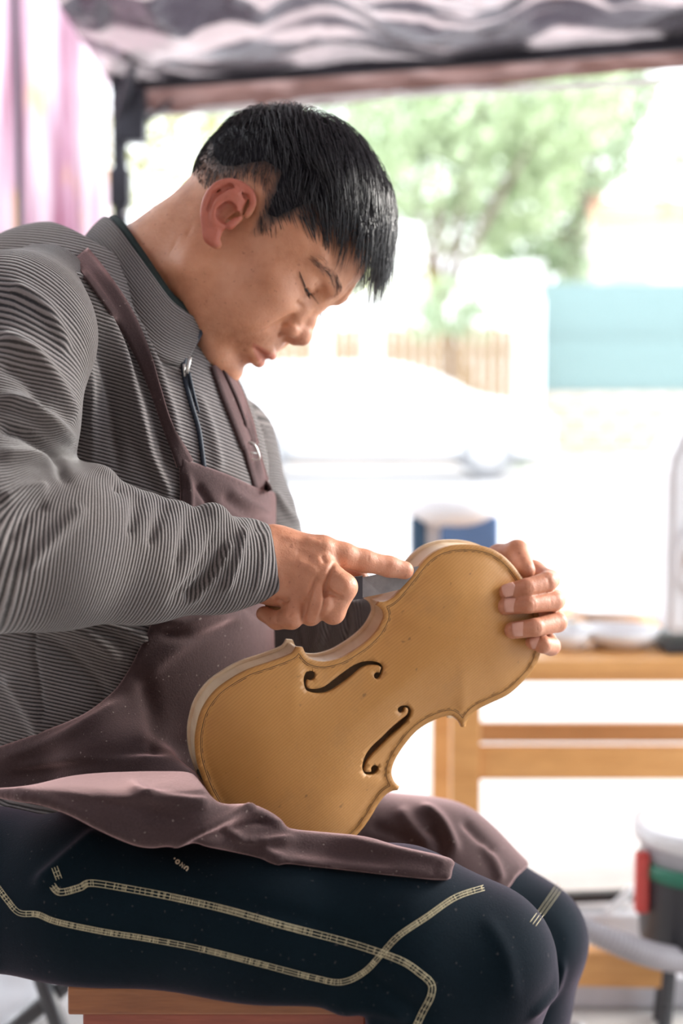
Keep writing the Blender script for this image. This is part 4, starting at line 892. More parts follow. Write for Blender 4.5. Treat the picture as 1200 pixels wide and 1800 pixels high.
# ------------------------------------------------------------ hands, hidden trunk : joined to the head as one skin
def build_hand_right():
    F = Fld(P(415, 1125, 1.13) - .02, P(735, 905, 1.25) + .02, .0011)
    def C(pts, rs, k=.004, mode='u'): F.chain([P(*p) for p in pts], [r * .001 for r in rs], k, mode)
    C([(400, 988, 1.150), (482, 972, 1.168)], [26, 20], .01); C([(400, 1000, 1.150), (476, 1020, 1.168)], [26, 19], .012)
    C([(480, 962, 1.172), (566, 969, 1.170)], [17, 12.5], .012)
    C([(478, 988, 1.168), (562, 1002, 1.160)], [17, 13.5], .012)
    C([(476, 1010, 1.168), (545, 1032, 1.158)], [16, 13], .012)
    C([(474, 1024, 1.170), (518, 1048, 1.164)], [14, 11], .010)
    C([(520, 1010, 1.185), (560, 1000, 1.190)], [16, 13], .012)
    # index along the back of the blade
    C([(566, 968, 1.170), (604, 977, 1.172), (640, 986, 1.178), (684, 996, 1.186), (711, 1002.5, 1.190)], [12.5, 10.6, 9.2, 8.4, 7.6], .004)
    # middle, ring, little finger curled round the handle
    C([(562, 1000, 1.158), (604, 1032, 1.152), (585, 1076, 1.156), (572, 1062, 1.190)], [12.5, 10.8, 9.6, 8], .0035)
    C([(546, 1032, 1.156), (566, 1058, 1.150), (546, 1080, 1.156), (530, 1062, 1.190)], [11.5, 10, 8.8, 7.5], .003)
    C([(520, 1048, 1.160), (512, 1086, 1.153), (486, 1090, 1.160), (463, 1079, 1.168)], [10.5, 9.2, 7.6, 6.2], .0025)
    # thumb on the far side of the handle
    C([(500, 985, 1.195), (556, 995, 1.205), (600, 1012, 1.205), (632, 1018, 1.197)], [14, 11, 9.5, 8], .006)
    S = lambda pts, w, a: F.stroke([P(*p) for p in pts], w * .001, a * .001)
    S([(548, 950, 1.158), (572, 956, 1.158)], 6, -1.8)                       # index knuckle
    S([(548, 1004, 1.146), (560, 1012, 1.146)], 7, -2.0)                     # middle knuckle
    S([(500, 950, 1.155), (545, 955, 1.156)], 3, -1.0); S([(500, 985, 1.150), (545, 1000, 1.146)], 3, -1.1)
    for x in (634, 640, 646): S([(x, 974, 1.172), (x + 1, 985, 1.168)], .9, .7)
    for x in (678, 682): S([(x, 986, 1.180), (x + 1, 996, 1.176)], .8, .6)
    for q in ([(578, 1022, 1.14), (598, 1008, 1.145)], [(590, 1050, 1.142), (608, 1052, 1.146)]): S(q, 1.3, .9)
    V, Q = F.nets(); V = smooth_verts(V, Q, 1, .4)
    V = folds(V, vnormals(V, Q), HAND_FOLDS); return smooth_verts(V, Q, 1, .3), Q
HAND_FOLDS = [([(586, 990), (579, 1008), (573, 1026), (571, 1045), (569, 1065), (560, 1088)], 3.6, -3.4), ([(575, 1036), (586, 1045), (603, 1053)], 3.2, -2.6), ([(572, 1034), (576, 1048)], 4.5, -2.5),
    ([(557, 1012), (547, 1038), (538, 1062), (531, 1092)], 3.4, -2.8), ([(484, 1053), (498, 1058), (508, 1052)], 3.2, -2.4), ([(486, 1074), (485, 1094)], 2.0, -1.2), ([(505, 1085), (515, 1075)], 2.5, -.8),
    ([(520, 985), (545, 998), (556, 1010)], 7, 1.2), ([(500, 945), (540, 948), (565, 956)], 5, 1.0), ([(565, 975), (572, 990)], 5, -1.6), ([(520, 968), (550, 980)], 6, -1.0), ([(590, 1005), (606, 1022), (612, 1040)], 7, .8), ([(498, 1000), (510, 1030)], 9, -.8)]
LH = dict(
    index=[(891, 1041, 1.2245), (925, 1033, 1.2195), (960, 1023, 1.232), (966, 1019, 1.268), (935, 1010, 1.298)],
    middle=[(888, 1066, 1.2245), (928, 1062, 1.2185), (972, 1057, 1.236), (976, 1054, 1.273), (935, 1045, 1.303)],
    ring=[(901, 1108, 1.2255), (940, 1103, 1.2195), (979, 1094, 1.238), (977, 1090, 1.275), (930, 1080, 1.303)],
    little=[(937, 1128, 1.231), (954, 1133, 1.2265), (968, 1136, 1.242), (962, 1128, 1.275), (920, 1110, 1.300)])
def build_hand_left():
    F = Fld(P(800, 1170, 1.19) - .02, P(1010, 930, 1.37) + .02, .0011)
    def C(pts, rs, k=.004, mode='u'): F.chain([P(*p) for p in pts], [r * .001 for r in rs], k, mode)
    C(LH['index'], [7.3, 8.0, 8.7, 9, 11], .0015); C(LH['middle'], [7.5, 7.9, 8.7, 9, 11], .0015)
    C(LH['ring'], [7.4, 7.9, 8.7, 9, 11], .0015); C(LH['little'], [6.9, 7.5, 8.2, 8.4, 10], .0015)
    C([(935, 1012, 1.300), (850, 1030, 1.335)], [12, 19], .012); C([(935, 1045, 1.303), (850, 1040, 1.335)], [12, 19], .012)
    C([(930, 1080, 1.303), (850, 1052, 1.335)], [12, 19], .012); C([(920, 1108, 1.300), (850, 1060, 1.335)], [11, 18], .012)
    C([(850, 1045, 1.335), (780, 1060, 1.36)], [24, 25], .012)
    C([(850, 1010, 1.318), (878, 982, 1.292), (909, 970, 1.268), (924, 1002, 1.242)], [16, 12.5, 10, 8.2], .005)
    S = lambda pts, w, a: F.stroke([P(*p) for p in pts], w * .001, a * .001)
    for nm, fx in (('index', (932, 1031)), ('middle', (936, 1061)), ('ring', (946, 1102))):
        for dx in (-3, 2): S([(fx[0] + dx, fx[1] - 9, 1.212), (fx[0] + dx + 1, fx[1] + 9, 1.212)], .9, .6)
        S([(fx[0] + 32, fx[1] - 14, 1.222), (fx[0] + 36, fx[1] + 8, 1.222)], 1.4, .9)
    S([(903, 975, 1.26), (917, 985, 1.252)], 1.2, .7)
    V, Q = F.nets(); return smooth_verts(V, Q, 1, .4), Q
def nail(px, py, d, ang, w, l, person):
    a = math.radians(ang); c = P(px, py, d)
    ax = math.cos(a) * RT + math.sin(a) * UP; ay = -math.sin(a) * RT + math.cos(a) * UP; V = []; n = 9
    for i in range(n):
        for j in range(n):
            u = -1 + 2 * i / (n - 1); v = -1 + 2 * j / (n - 1)
            uu = u * math.sqrt(1 - .32 * v * v); vv = v * math.sqrt(1 - .18 * u * u)
            V.append(c + ax * uu * l / 2 + ay * vv * w / 2 + FW * (.0022 * v * v + .0010 * (u - .1) ** 2))
    Fc = [(i * n + j, (i + 1) * n + j, (i + 1) * n + j + 1, i * n + j + 1) for i in range(n - 1) for j in range(n - 1)]
    me = mesh(V, Fc); o = put('fingernail', me, M_NAIL, person); m = o.modifiers.new('thick', 'SOLIDIFY'); m.thickness = .0007; m.offset = 0
# joints of the man's body, shared by skin and clothes
J = dict(sh_r=P(26, 606, 1.135), el_r=P(-45, 955, 1.055), wr_r=P(440, 990, 1.158),
         sh_l=P(385, 790, 1.50), el_l=P(515, 1150, 1.46), wr_l=P(800, 1055, 1.355),
         neck=P(205, 540, 1.35), chest=P(220, 872, 1.36), belly=P(185, 1230, 1.36), pelvis=P(60, 1500, 1.36), back=P(120, 680, 1.36),
         hip_r=P(0, 1585, 1.15), kn_r=P(838, 1692, 1.085), an_r=P(700, 2560, 1.12),
         hip_l=P(230, 1500, 1.50), kn_l=P(926, 1652, 1.42), an_l=P(790, 2250, 1.46))
def build_trunk():
    F = Fld([-.62, -.42, -.02], [.42, .42, 1.30], .007)
    j = J
    F.ell(j['chest'], (.10, .145, .18), 0); F.ell(j['belly'], (.11, .13, .2), .05); F.ell(j['back'], (.09, .14, .13), .05); F.ell(j['pelvis'], (.13, .17, .13), .05)
    F.cone(j['neck'], j['chest'], .05, .07, .04)
    for s in 'rl':
        F.cone(j['neck'], j['sh_' + s], .035, .035, .01)
        F.chain([j['sh_' + s], j['el_' + s], j['wr_' + s]], [.040, .036, .024], .01)
        F.chain([j['pelvis'], j['hip_' + s], j['kn_' + s], j['an_' + s]], [.06, .045, .044, .034], .02)
        F.cone(j['an_' + s], j['an_' + s] + np.array([.13, 0, -.03]), .034, .03, .02)
    X, Z = F.ax[0][:, None, None], F.ax[2][None, None, :]; F.f = np.where(X < .02, np.maximum(F.f, (STOOL_TOP + .012 - Z)), F.f).astype(np.float32)
    V, Q = F.nets(); return V, Q
HEADBVH = []
def build_skin(person):
    V, Q, red, st = build_head(); HEADBVH.append(BVHTree.FromPolygons([tuple(v) for v in V], [tuple(map(int, q)) for q in Q])); parts = [(V, Q)]; R = [red]; S = [st]
    for b in (build_hand_right, build_hand_left, build_trunk):
        v, q = b(); parts.append((v, q)); R.append(np.full(len(v), .10 if b is not build_trunk else 0)); S.append(np.zeros(len(v)))
    V, Q = join_arrays(parts); me = mesh(V, Q); attr(me, 'red', np.concatenate(R)); attr(me, 'stubble', np.concatenate(S))
    put('body', me, M_SKIN, person)
    nail(895, 1037.5, 1.2147, 200, .0115, .0125, person); nail(899, 1064, 1.2147, 182, .0125, .0130, person)
    nail(912, 1106.5, 1.2149, 187, .0120, .012, person); nail(942, 1129.5, 1.2212, 196, .0098, .0105, person)

# ------------------------------------------------------------ clothes
def knit_mat():
    def bld(nt, b):
        k = NT(nt); r = k.attr('rib'); wob = k.noise(60, 3); ph = k.math('ADD', k.math('MULTIPLY', r, 2 * PI / .0029), k.math('MULTIPLY', wob, 1.6))
        s = k.math('MULTIPLY_ADD', k.math('SINE', ph), .5, .5); fine = k.noise(900, 2, .7); big = k.noise(9, 4)
        h = k.math('ADD', s, k.math('MULTIPLY', fine, .55))
        c = k.ramp(h, [(.30, (.020, .020, .024)), (.62, (.072, .067, .070)), (.95, (.21, .19, .19))])
        c = k.mix(k.ramp(big, [(.35, (0, 0, 0)), (.7, (.22, .22, .22))]), c, (.15, .12, .085), 'MIX')
        k.l(c, b.inputs['Base Color']); b.inputs['Roughness'].default_value = .95; b.inputs['Specular IOR Level'].default_value = .15
        b.inputs['Sheen Weight'].default_value = .45; b.inputs['Sheen Roughness'].default_value = .4
        k.l(k.bump(h, .8, .0014), b.inputs['Normal'])
    return mat('ribbed_fleece', bld)
def cloth_mat(name, c1, c2, weave=700, sheen=.25, fuzz=.5, lintw=.45):
    def bld(nt, b):
        k = NT(nt); f = k.noise(weave, 3, .6); g = k.noise(14, 5, .6)
        c = k.ramp(g, [(.3, c1), (.72, c2)]); c = k.mix(k.ramp(f, [(.35, (0, 0, 0)), (.75, (.35, .35, .35))]), c, tuple(min(1, x * 1.7) for x in c2))
        lint = k.ramp(k.noise(330, 1, .4), [(.745, (0, 0, 0)), (.77, (lintw, lintw, lintw))]); c = k.mix(lint, c, (.35, .30, .28))
        k.l(c, b.inputs['Base Color']); b.inputs['Roughness'].default_value = .9; b.inputs['Specular IOR Level'].default_value = .2
        b.inputs['Sheen Weight'].default_value = sheen; b.inputs['Sheen Roughness'].default_value = .4
        k.l(k.bump(f, fuzz, .0008), b.inputs['Normal'])
    return mat(name, bld)
M_KNIT = knit_mat()
M_APRON = cloth_mat('apron_twill', (.028, .018, .019), (.052, .032, .033), 700, .85)
M_APRON.node_tree.nodes['Principled BSDF'].inputs['Sheen Tint'].default_value = (1, .66, .66, 1)
M_TROUSER = cloth_mat('black_jersey', (.0012, .0055, .0090), (.0022, .0085, .0130), 900, .16, .4, .10)
M_TROUSER.node_tree.nodes['Principled BSDF'].inputs['Sheen Tint'].default_value = (1, .72, .95, 1); M_TROUSER.node_tree.nodes['Principled BSDF'].inputs['Specular IOR Level'].default_value = .08
M_DARK = simple('dark_lining', (.012, .028, .028), .9, var=.3, scale=200)
M_NAVY = simple('navy_zip_tape', (.012, .022, .040), .6, var=.2, scale=200)
M_STITCH = simple('cream_thread', (.62, .55, .36), .8, var=.15, scale=300)
M_METAL = simple('buckle_metal', (.72, .74, .72), .3, .9, var=.05)
M_TEXT = simple('cream_print', (.75, .62, .45), .7, var=.05)

def build_sweater(person):
    j = J
    F = Fld([-.66, -.30, .40], [.10, .36, 1.16], .003)
    F.ell(j['chest'], (.138, .165, .18), 0); F.ell(j['belly'], (.158, .168, .22), .06); F.ell(j['back'] + np.array([-.01, 0, 0]), (.125, .165, .155), .06)
    F.ell(j['pelvis'], (.165, .20, .11), .06)
    F.cone(j['neck'], P(205, 800, 1.36), .060, .085, .04)
    F.cone(P(185, 520, 1.35), P(70, 590, 1.19), .055, .052, .035); F.cone(P(205, 545, 1.36), j['sh_l'], .052, .056, .035)
    F.plane(P(215, 475, 1.35), HN, 1, .004)
    # hem of the sweater
    F.plane(P(60, 1535, 1.2), (-.12, 0, -1.), 1, .006)
    V, Q = F.nets()
    V = smooth_verts(V, Q, 1); N = vnormals(V, Q)
    V = folds(V, N, TORSO_FOLDS, 9., 1.5); V = smooth_verts(V, Q, 1)
    me = mesh(V, Q); ax = np.array([.30, .05, .95]); ax /= np.linalg.norm(ax)
    w = W2P(V); attr(me, 'rib', V @ ax + .02 * np.sin((V[:, 0]) * 9)); sw = put('sweater', me, M_KNIT, person)
    # sleeves
    for side in 'rl':
        sh, el, wr = j['sh_' + side], j['el_' + side], j['wr_' + side]
        if side == 'r':
            pl = [sh, P(-10, 750, 1.10), el, P(95, 962, 1.085), P(250, 985, 1.12), P(380, 992, 1.150), P(484, 988, 1.170)]; rr = [.062, .060, .064, .060, .0465, .036, .0305]
            lo = np.min(pl, 0) - .09; hi = np.max(pl, 0) + .09; h = .0024
        else:
            pl = [sh, P(425, 930, 1.48), el, P(640, 1120, 1.42), P(800, 1058, 1.36), P(835, 1045, 1.34)]; rr = [.062, .055, .052, .045, .034, .032]
            lo = np.min(pl, 0) - .09; hi = np.max(pl, 0) + .09; h = .003
        F = Fld(lo, hi, h); F.chain(pl, rr, .02)
        if side == 'r':
            F.cone(P(34, 560, 1.15), P(78, 510, 1.22), .054, .040, .03)
            for q in SLEEVE_BUNCH: F.cone(P(*q[0]), P(*q[1]), q[2] * .001, q[3] * .001, .009)
            for q in SLEEVE_VALLEY: F.stroke(catmull([P(*p) for p in q[0]], 4), q[1] * .001, q[2] * .001)
        e = pl[-1]; dr = pl[-1] - pl[-2]; dr /= np.linalg.norm(dr)
        if side == 'r': dr = np.array([.985, .1, .14]); dr /= np.linalg.norm(dr)
        F.plane(e, dr, 1, .002)
        F.chain([e - dr * .022, e + dr * .03], [rr[-1] - .0045, rr[-1] - .0040], .0005, 's')
        V, Q = F.nets(); V = smooth_verts(V, Q, 1)
        N = vnormals(V, Q)
        if side == 'r': V = folds(V, N, SLEEVE_FOLDS, 1.3, 1.25)
        else: V = folds(V, N, LSLEEVE_FOLDS)
        V = smooth_verts(V, Q, 1)
        # rib coordinate : arc length along the arm
        pl = catmull(([P(150, 470, 1.28)] if side == 'r' else []) + list(pl), 6); best = np.full(len(V), 1e9); rib = np.zeros(len(V)); s0 = 0; dd_ = []; ss_ = []
        for a, b in zip(pl[:-1], pl[1:]):
            ba = b - a; L = np.linalg.norm(ba); t = np.clip((V - a) @ ba / L ** 2, -.3, 1.3); d = np.linalg.norm(V - a - np.clip(t, 0, 1)[:, None] * ba, axis=1)
            dd_.append(d); ss_.append(s0 + t * L); s0 += L
        me = mesh(V, Q); dd_ = np.array(dd_); w = np.exp(-(dd_ - dd_.min(0)) / .009); rib = (w * np.array(ss_)).sum(0) / w.sum(0)
        rib += .25 * (V[:, 2] - V[:, 2].mean()) * (1 if side == 'r' else 0) * np.clip((V[:, 0] + .25) / .1, 0, 1) * -.3
        attr(me, 'rib', rib); put('sleeve', me, M_KNIT, sw)
        # stitched cuff hem
    return sw
HN = c2w(np.array([[.55, .05, .84]]))[0]
TORSO_FOLDS = [
    ([(95, 462), (150, 520), (200, 600), (232, 690), (262, 790)], 12, 7), ([(120, 500), (165, 570), (188, 650), (200, 740), (208, 830)], 10, -5),
    ([(165, 470), (215, 540), (262, 620), (290, 700), (318, 790)], 10, 5), ([(190, 540), (240, 640), (275, 740), (300, 830)], 9, -4),
    ([(70, 470), (115, 540), (145, 620), (160, 720), (162, 830)], 10, 5),
    ([(232, 720), (262, 800), (300, 880)], 9, 5), ([(345, 690), (370, 760), (385, 830)], 9, 3), ([(455, 700), (462, 760), (476, 830)], 7, 4),
    ([(430, 690), (445, 770), (452, 850)], 6, -4),
    ([(0, 1055), (60, 1075), (150, 1110), (215, 1165)], 16, 8), ([(0, 1110), (90, 1130), (160, 1190), (200, 1240)], 14, -5),
    ([(120, 1080), (200, 1100), (270, 1130)], 10, 6), ([(10, 1180), (60, 1260), (90, 1330)], 14, 5), ([(40, 1060), (62, 1160), (78, 1280)], 3, -3),
    ([(0, 1410), (70, 1430), (150, 1450)], 12, 5), ([(20, 1500), (90, 1490), (150, 1475)], 8, -3)]
SLEEVE_BUNCH = [((168, 858, 1.095), (120, 930, 1.06), 19, 20), ((222, 888, 1.10), (196, 950, 1.075), 15, 14), ((262, 898, 1.11), (240, 960, 1.08), 13, 12),
    ((312, 912, 1.115), (282, 975, 1.092), 14, 12), ((372, 918, 1.13), (338, 975, 1.11), 16, 12), ((440, 944, 1.16), (425, 1000, 1.14), 13, 11)]
SLEEVE_VALLEY = [([(198, 868, 1.08), (178, 915, 1.055), (150, 950, 1.045)], 5, 4.5), ([(243, 878, 1.085), (225, 930, 1.065), (205, 965, 1.062)], 4.5, 5), ([(286, 890, 1.095), (262, 945, 1.075), (244, 985, 1.072)], 4.5, 5),
    ([(338, 900, 1.105), (315, 960, 1.088), (300, 1000, 1.085)], 5, 5), ([(408, 905, 1.12), (398, 945, 1.11), (372, 1000, 1.105), (330, 1040, 1.10)], 5, 7), ([(452, 918, 1.15), (444, 960, 1.135), (428, 1010, 1.13), (418, 1045, 1.13)], 3.5, 3)]
SLEEVE_FOLDS = [
    ([(0, 590), (55, 620), (105, 690), (132, 750)], 13, 7), ([(0, 640), (50, 672), (85, 730)], 12, -4),
    ([(-5, 700), (50, 712), (95, 750), (138, 800)], 12, 8), ([(-5, 752), (45, 765), (90, 800), (120, 850)], 10, -7),
    ([(-5, 800), (40, 798), (80, 806), (125, 835)], 12, 5),  ([(20, 500), (80, 540), (120, 620)], 12, 4),
    ([(0, 880), (40, 862), (85, 858)], 10, 5), ([(10, 960), (50, 905), (85, 885)], 9, -3),
    ([(40, 1000), (100, 940), (150, 890)], 12, 4), ([(432, 925), (418, 980), (395, 1040)], 7, 4), ([(470, 930), (462, 985), (448, 1045)], 6, 2),
    ([(330, 1060), (380, 1010), (408, 950)], 7, 4), ([(300, 1060), (350, 1000), (380, 930)], 7, -3)]
LSLEEVE_FOLDS = [([(500, 1100), (560, 1075), (640, 1060)], 6, 6), ([(470, 700), (500, 800), (520, 900)], 6, 4), ([(560, 1050), (570, 1100), (560, 1140)], 6, 6), ([(600, 1050), (612, 1090), (606, 1130)], 5, -5), ([(520, 1090), (530, 1140)], 6, -4), ([(480, 860), (505, 900), (530, 925)], 6, 4)]

def build_trousers(person):
    j = J; F = Fld([-.66, -.36, -.0], [.30, .44, .66], .0034)
    F.ell(j['pelvis'] + np.array([-.05, 0, -.02]), (.16, .20, .125), 0)
    F.chain([P(-150, 1575, 1.22), P(-40, 1585, 1.16), P(170, 1588, 1.115), P(480, 1632, 1.095), P(700, 1658, 1.088), j['kn_r']], [.085, .070, .066, .069, .067, .056], .03)
    F.chain([P(150, 1520, 1.50), P(520, 1500, 1.46), P(760, 1545, 1.43), j['kn_l']], [.09, .078, .068, .057], .03)
    F.chain([j['kn_r'], P(785, 1850, 1.09), P(740, 2200, 1.10), j['an_r'] + np.array([0, 0, .03])], [.056, .062, .055, .05], .02)
    F.chain([j['kn_l'], P(895, 1760, 1.43), P(850, 1950, 1.44), j['an_l'] + np.array([0, 0, .03])], [.055, .058, .055, .05], .02)
    for q in ((P(700, 1760, 1.07), P(620, 1800, 1.09), .05), ): F.cone(q[0], q[1], q[2], q[2], .04)
    for a, w, m in TROUSER_CREASE: F.stroke(catmull([P(*p) for p in a], 4), w * .001, m * .001)
    for s in 'rl':
        a = j['an_' + s] + np.array([0, 0, .03]); F.cone(a - np.array([0, 0, .06]), a - np.array([0, 0, .012]), .07, .038, .001, 's')
    X, Z = F.ax[0][:, None, None], F.ax[2][None, None, :]; F.f = np.where(X < .02, -smin(-F.f, -(STOOL_TOP + .001 - Z), .012), F.f).astype(np.float32)
    V, Q = F.nets(); V = smooth_verts(V, Q, 2); N = vnormals(V, Q); V = folds(V, N, TROUSER_FOLDS); V = smooth_verts(V, Q, 1)
    tr = put('trousers', mesh(V, Q), M_TROUSER, person)
    return tr
TROUSER_CREASE = [([(925, 1760, 1.36), (975, 1700, 1.35), (985, 1650, 1.36), (960, 1630, 1.35), (925, 1680, 1.35)], 7, 5), ([(925, 1745, 1.37), (960, 1720, 1.35)], 8, 4), ([(930, 1790, 1.37), (990, 1740, 1.36)], 5, 3)]
TROUSER_FOLDS = [([(60, 1560), (130, 1500), (175, 1462)], 12, 6), ([(300, 1560), (480, 1600), (620, 1640)], 14, -2), ([(620, 1700), (700, 1750), (760, 1800)], 16, -4),
    ([(930, 1790), (975, 1740), (990, 1690)], 6, 4), ([(560, 1790), (640, 1770), (720, 1790)], 12, 4), ([(850, 1610), (890, 1680), (900, 1760)], 14, 2)]
def build_shoes(person):
    ms = simple('shoe_black', (.03, .03, .03), .5); mo = simple('shoe_sole', (.25, .25, .25), .8)
    for s in 'rl':
        a = J['an_' + s]; F = Fld(np.array([a[0] - .12, a[1] - .1, -.01]), np.array([a[0] + .26, a[1] + .1, .18]), .004)
        F.chain([np.array([a[0] - .03, a[1], .06]), np.array([a[0] + .08, a[1], .055]), np.array([a[0] + .17, a[1] + (.0), .042])], [.045, .044, .036], .03); F.cone(np.array([a[0] - .01, a[1], .05]), np.array([a[0] - .01, a[1], .12]), .04, .045, .02)
        F.plane((0, 0, .014), (0, 0, -1)); V, Q = F.nets(); o = put('shoe', mesh(smooth_verts(V, Q, 1), Q), ms, person)
        put('sole', box_mesh(.26, .085, .014, .006, (a[0] + .065, a[1], .007)), mo, o)
# ------------------------------------------------------------ apron, collar, straps, stitching
def prism(F, poly, k=.003, dmin=0, dmax=9):
    """keep the part of the field lying inside a closed outline seen from the front"""
    X, Y, Z = np.meshgrid(*F.ax, indexing='ij'); pts = np.stack([X, Y, Z], -1).reshape(-1, 3); m = F.f.reshape(-1) < .012; out = np.full(len(pts), .05, np.float32)
    px, py, d = W2P(pts[m]); pl = catmull(poly, 3, True); q = np.stack([px, py], 1)
    D = seg_dist(q, pl); ins = inside(q, pl); s = np.where(ins, -D, D) * d / FPX; out[m] = s
    out = out.reshape(F.f.shape); F.f = -smin(-F.f, -out, k)
APRON_BODY = [(316, 806), (335, 811), (400, 834), (455, 859), (491, 871), (493, 925), (486, 985), (480, 1060), (490, 1130), (520, 1190), (560, 1300), (560, 1420), (400, 1455), (200, 1435), (60, 1400), (-10, 1396), (-140, 1385), (-140, 1345), (-60, 1330), (0, 1312), (60, 1291), (140, 1259), (185, 1228), (212, 1200), (240, 1150), (268, 1090), (300, 1000), (316, 900)]
APRON_LAP = [(-40, 1388), (20, 1384), (65, 1378), (130, 1363), (230, 1355), (325, 1356), (350, 1372), (384, 1411), (440, 1413), (475, 1427), (497, 1443), (508, 1456), (560, 1462), (640, 1470), (700, 1487), (793, 1509), (793, 1530), (786, 1547), (700, 1540), (600, 1529), (500, 1517), (420, 1500), (350, 1487), (300, 1487), (262, 1491), (220, 1479), (160, 1448), (90, 1416), (30, 1404), (-40, 1400)]
APRON_FAR = [(600, 1500), (620, 1440), (660, 1395), (720, 1385), (790, 1385), (860, 1440), (930, 1507), (908, 1540), (882, 1570), (840, 1562), (790, 1556), (700, 1540), (640, 1520)]
BODY_FOLDS = [([(345, 850), (365, 880), (385, 920)], 6, -5), ([(330, 830), (335, 880), (330, 920)], 5, 3), ([(390, 870), (430, 900), (470, 925)], 9, -3), ([(400, 860), (440, 885), (480, 905)], 8, 3),
    ([(275, 1085), (330, 1090), (400, 1060)], 12, 6), ([(280, 1110), (340, 1120), (420, 1090)], 10, -4), ([(220, 1220), (320, 1130), (420, 1075)], 14, 4), ([(350, 1050), (420, 1060), (468, 1090)], 10, -3),
    ([(0, 1335), (120, 1290), (220, 1230)], 10, 5), ([(0, 1370), (150, 1340), (330, 1300)], 14, -5), ([(20, 1350), (140, 1335), (300, 1332)], 9, 4), ([(240, 1170), (262, 1230), (280, 1330)], 16, -4),
    ([(326, 812), (400, 841), (487, 877)], 2.2, -1.3), ([(323, 812), (323, 900)], 2., -1.)]
LAP_FOLDS = [([(228, 1372), (262, 1398), (330, 1410), (370, 1412)], 9, 6), ([(150, 1400), (230, 1420), (330, 1440)], 14, -4), ([(300, 1486), (350, 1462), (410, 1432), (450, 1417)], 7, 6), ([(330, 1487), (395, 1462), (440, 1445), (480, 1440)], 8, -6),
    ([(400, 1455), (425, 1475), (470, 1478), (520, 1474)], 7, 6), ([(460, 1490), (478, 1505), (500, 1512)], 9, 4), ([(500, 1490), (600, 1500), (700, 1512)], 14, -3), ([(0, 1398), (60, 1402), (120, 1420), (180, 1450), (250, 1482)], 8, 4),
    ([(430, 1420), (470, 1436), (496, 1452)], 5, 3), ([(620, 1478), (700, 1496), (785, 1515)], 6, 2.5), ([(769, 1512), (763, 1543)], 2, -1.6), ([(560, 1520), (660, 1530), (760, 1540)], 2.5, -1.4), ([(776, 1512), (771, 1543)], 2, 1.2)]
FAR_FOLDS = [([(800, 1500), (790, 1470), (772, 1440), (740, 1415)], 9, 7), ([(770, 1520), (772, 1480), (750, 1450)], 9, -5), ([(812, 1440), (840, 1470), (870, 1500)], 8, -5), ([(700, 1420), (730, 1460), (760, 1490)], 12, 4), ([(650, 1450), (700, 1470), (740, 1500)], 10, -3),
    ([(915, 1520), (893, 1553)], 2.5, 1.5), ([(845, 1480), (870, 1520), (880, 1550)], 8, 4)]
def build_apron(person, sweater, trousers):
    j = J; t = put('apron', None, None, person) if False else None
    F = Fld([-.46, -.22, .50], [.06, .34, .98], .0028)
    F.ell(j['chest'], (.138, .165, .18), 0); F.ell(j['belly'], (.158, .168, .22), .06); F.ell(j['back'] + np.array([-.01, 0, 0]), (.125, .165, .155), .06); F.ell(j['pelvis'], (.165, .20, .11), .06)
    F.f -= .006
    F.cone(P(180, 1330, 1.18), P(310, 1390, 1.165), .028, .02, .05)
    F.f = np.maximum(F.f, -(F.f + .05))
    prism(F, APRON_BODY)
    V, Q = F.nets(); V = smooth_verts(V, Q, 1); N = vnormals(V, Q); V = folds(V, N, BODY_FOLDS, 1.5); V = smooth_verts(V, Q, 1)
    ap = put('apron', mesh(V, Q), M_APRON, person)
    # lap
    F = Fld(P(-60, 1600, 1.00) - .03, P(820, 1330, 1.30) + .04, .0026)
    F.chain([P(-150, 1575, 1.22), P(-40, 1585, 1.16), P(170, 1588, 1.115), P(480, 1632, 1.095), P(700, 1658, 1.088), J['kn_r']], [.093, .078, .074, .076, .074, .063], .03)
    F.chain([P(-60, 1398, 1.09), P(90, 1400, 1.075), P(220, 1402, 1.065), P(330, 1405, 1.085)], [.018, .024, .030, .026], .03)
    F.chain([P(120, 1450, 1.06), P(340, 1450, 1.06), P(440, 1448, 1.08), P(500, 1475, 1.085)], [.022, .026, .020, .017], .02)
    F.chain([P(500, 1482, 1.085), P(640, 1494, 1.08), P(790, 1530, 1.06)], [.014, .014, .010], .02)
    F.chain([P(400, 1432, 1.095), P(470, 1438, 1.10), P(506, 1464, 1.10)], [.014, .014, .010], .010)
    prism(F, APRON_LAP, .0035)
    V, Q = F.nets(); V = smooth_verts(V, Q, 1); N = vnormals(V, Q); V = folds(V, N, LAP_FOLDS, 1.5); V = smooth_verts(V, Q, 1)
    put('apron_flap', mesh(V, Q), M_APRON, ap)
    F = Fld(P(580, 1620, 1.30) - .03, P(960, 1340, 1.52) + .05, .0028)
    F.chain([P(520, 1500, 1.46), P(760, 1545, 1.43), j['kn_l']], [.078, .068, .057], .03); F.f -= .005
    prism(F, APRON_FAR, .003)
    V, Q = F.nets(); V = smooth_verts(V, Q, 1); N = vnormals(V, Q); V = folds(V, N, FAR_FOLDS); V = smooth_verts(V, Q, 1)
    put('apron_flap', mesh(V, Q), M_APRON, ap)
    return ap
def bvh_of(*objs):
    vs = []; fs = []; n = 0
    for o in objs:
        v = np.zeros(len(o.data.vertices) * 3); o.data.vertices.foreach_get('co', v); v = v.reshape(-1, 3)
        vs += [tuple(q) for q in v]; fs += [tuple(i + n for i in p.vertices) for p in o.data.polygons]; n += len(v)
    return BVHTree.FromPolygons(vs, fs)
def hit(bvh, px, py, default):
    d = Vector(P(px, py, 1.) - CAM); d.normalize(); h = bvh.ray_cast(Vector(CAM), d, 3.)
    return np.array(h[0]) if h[0] is not None and h[3] < 1.9 else P(px, py, default)
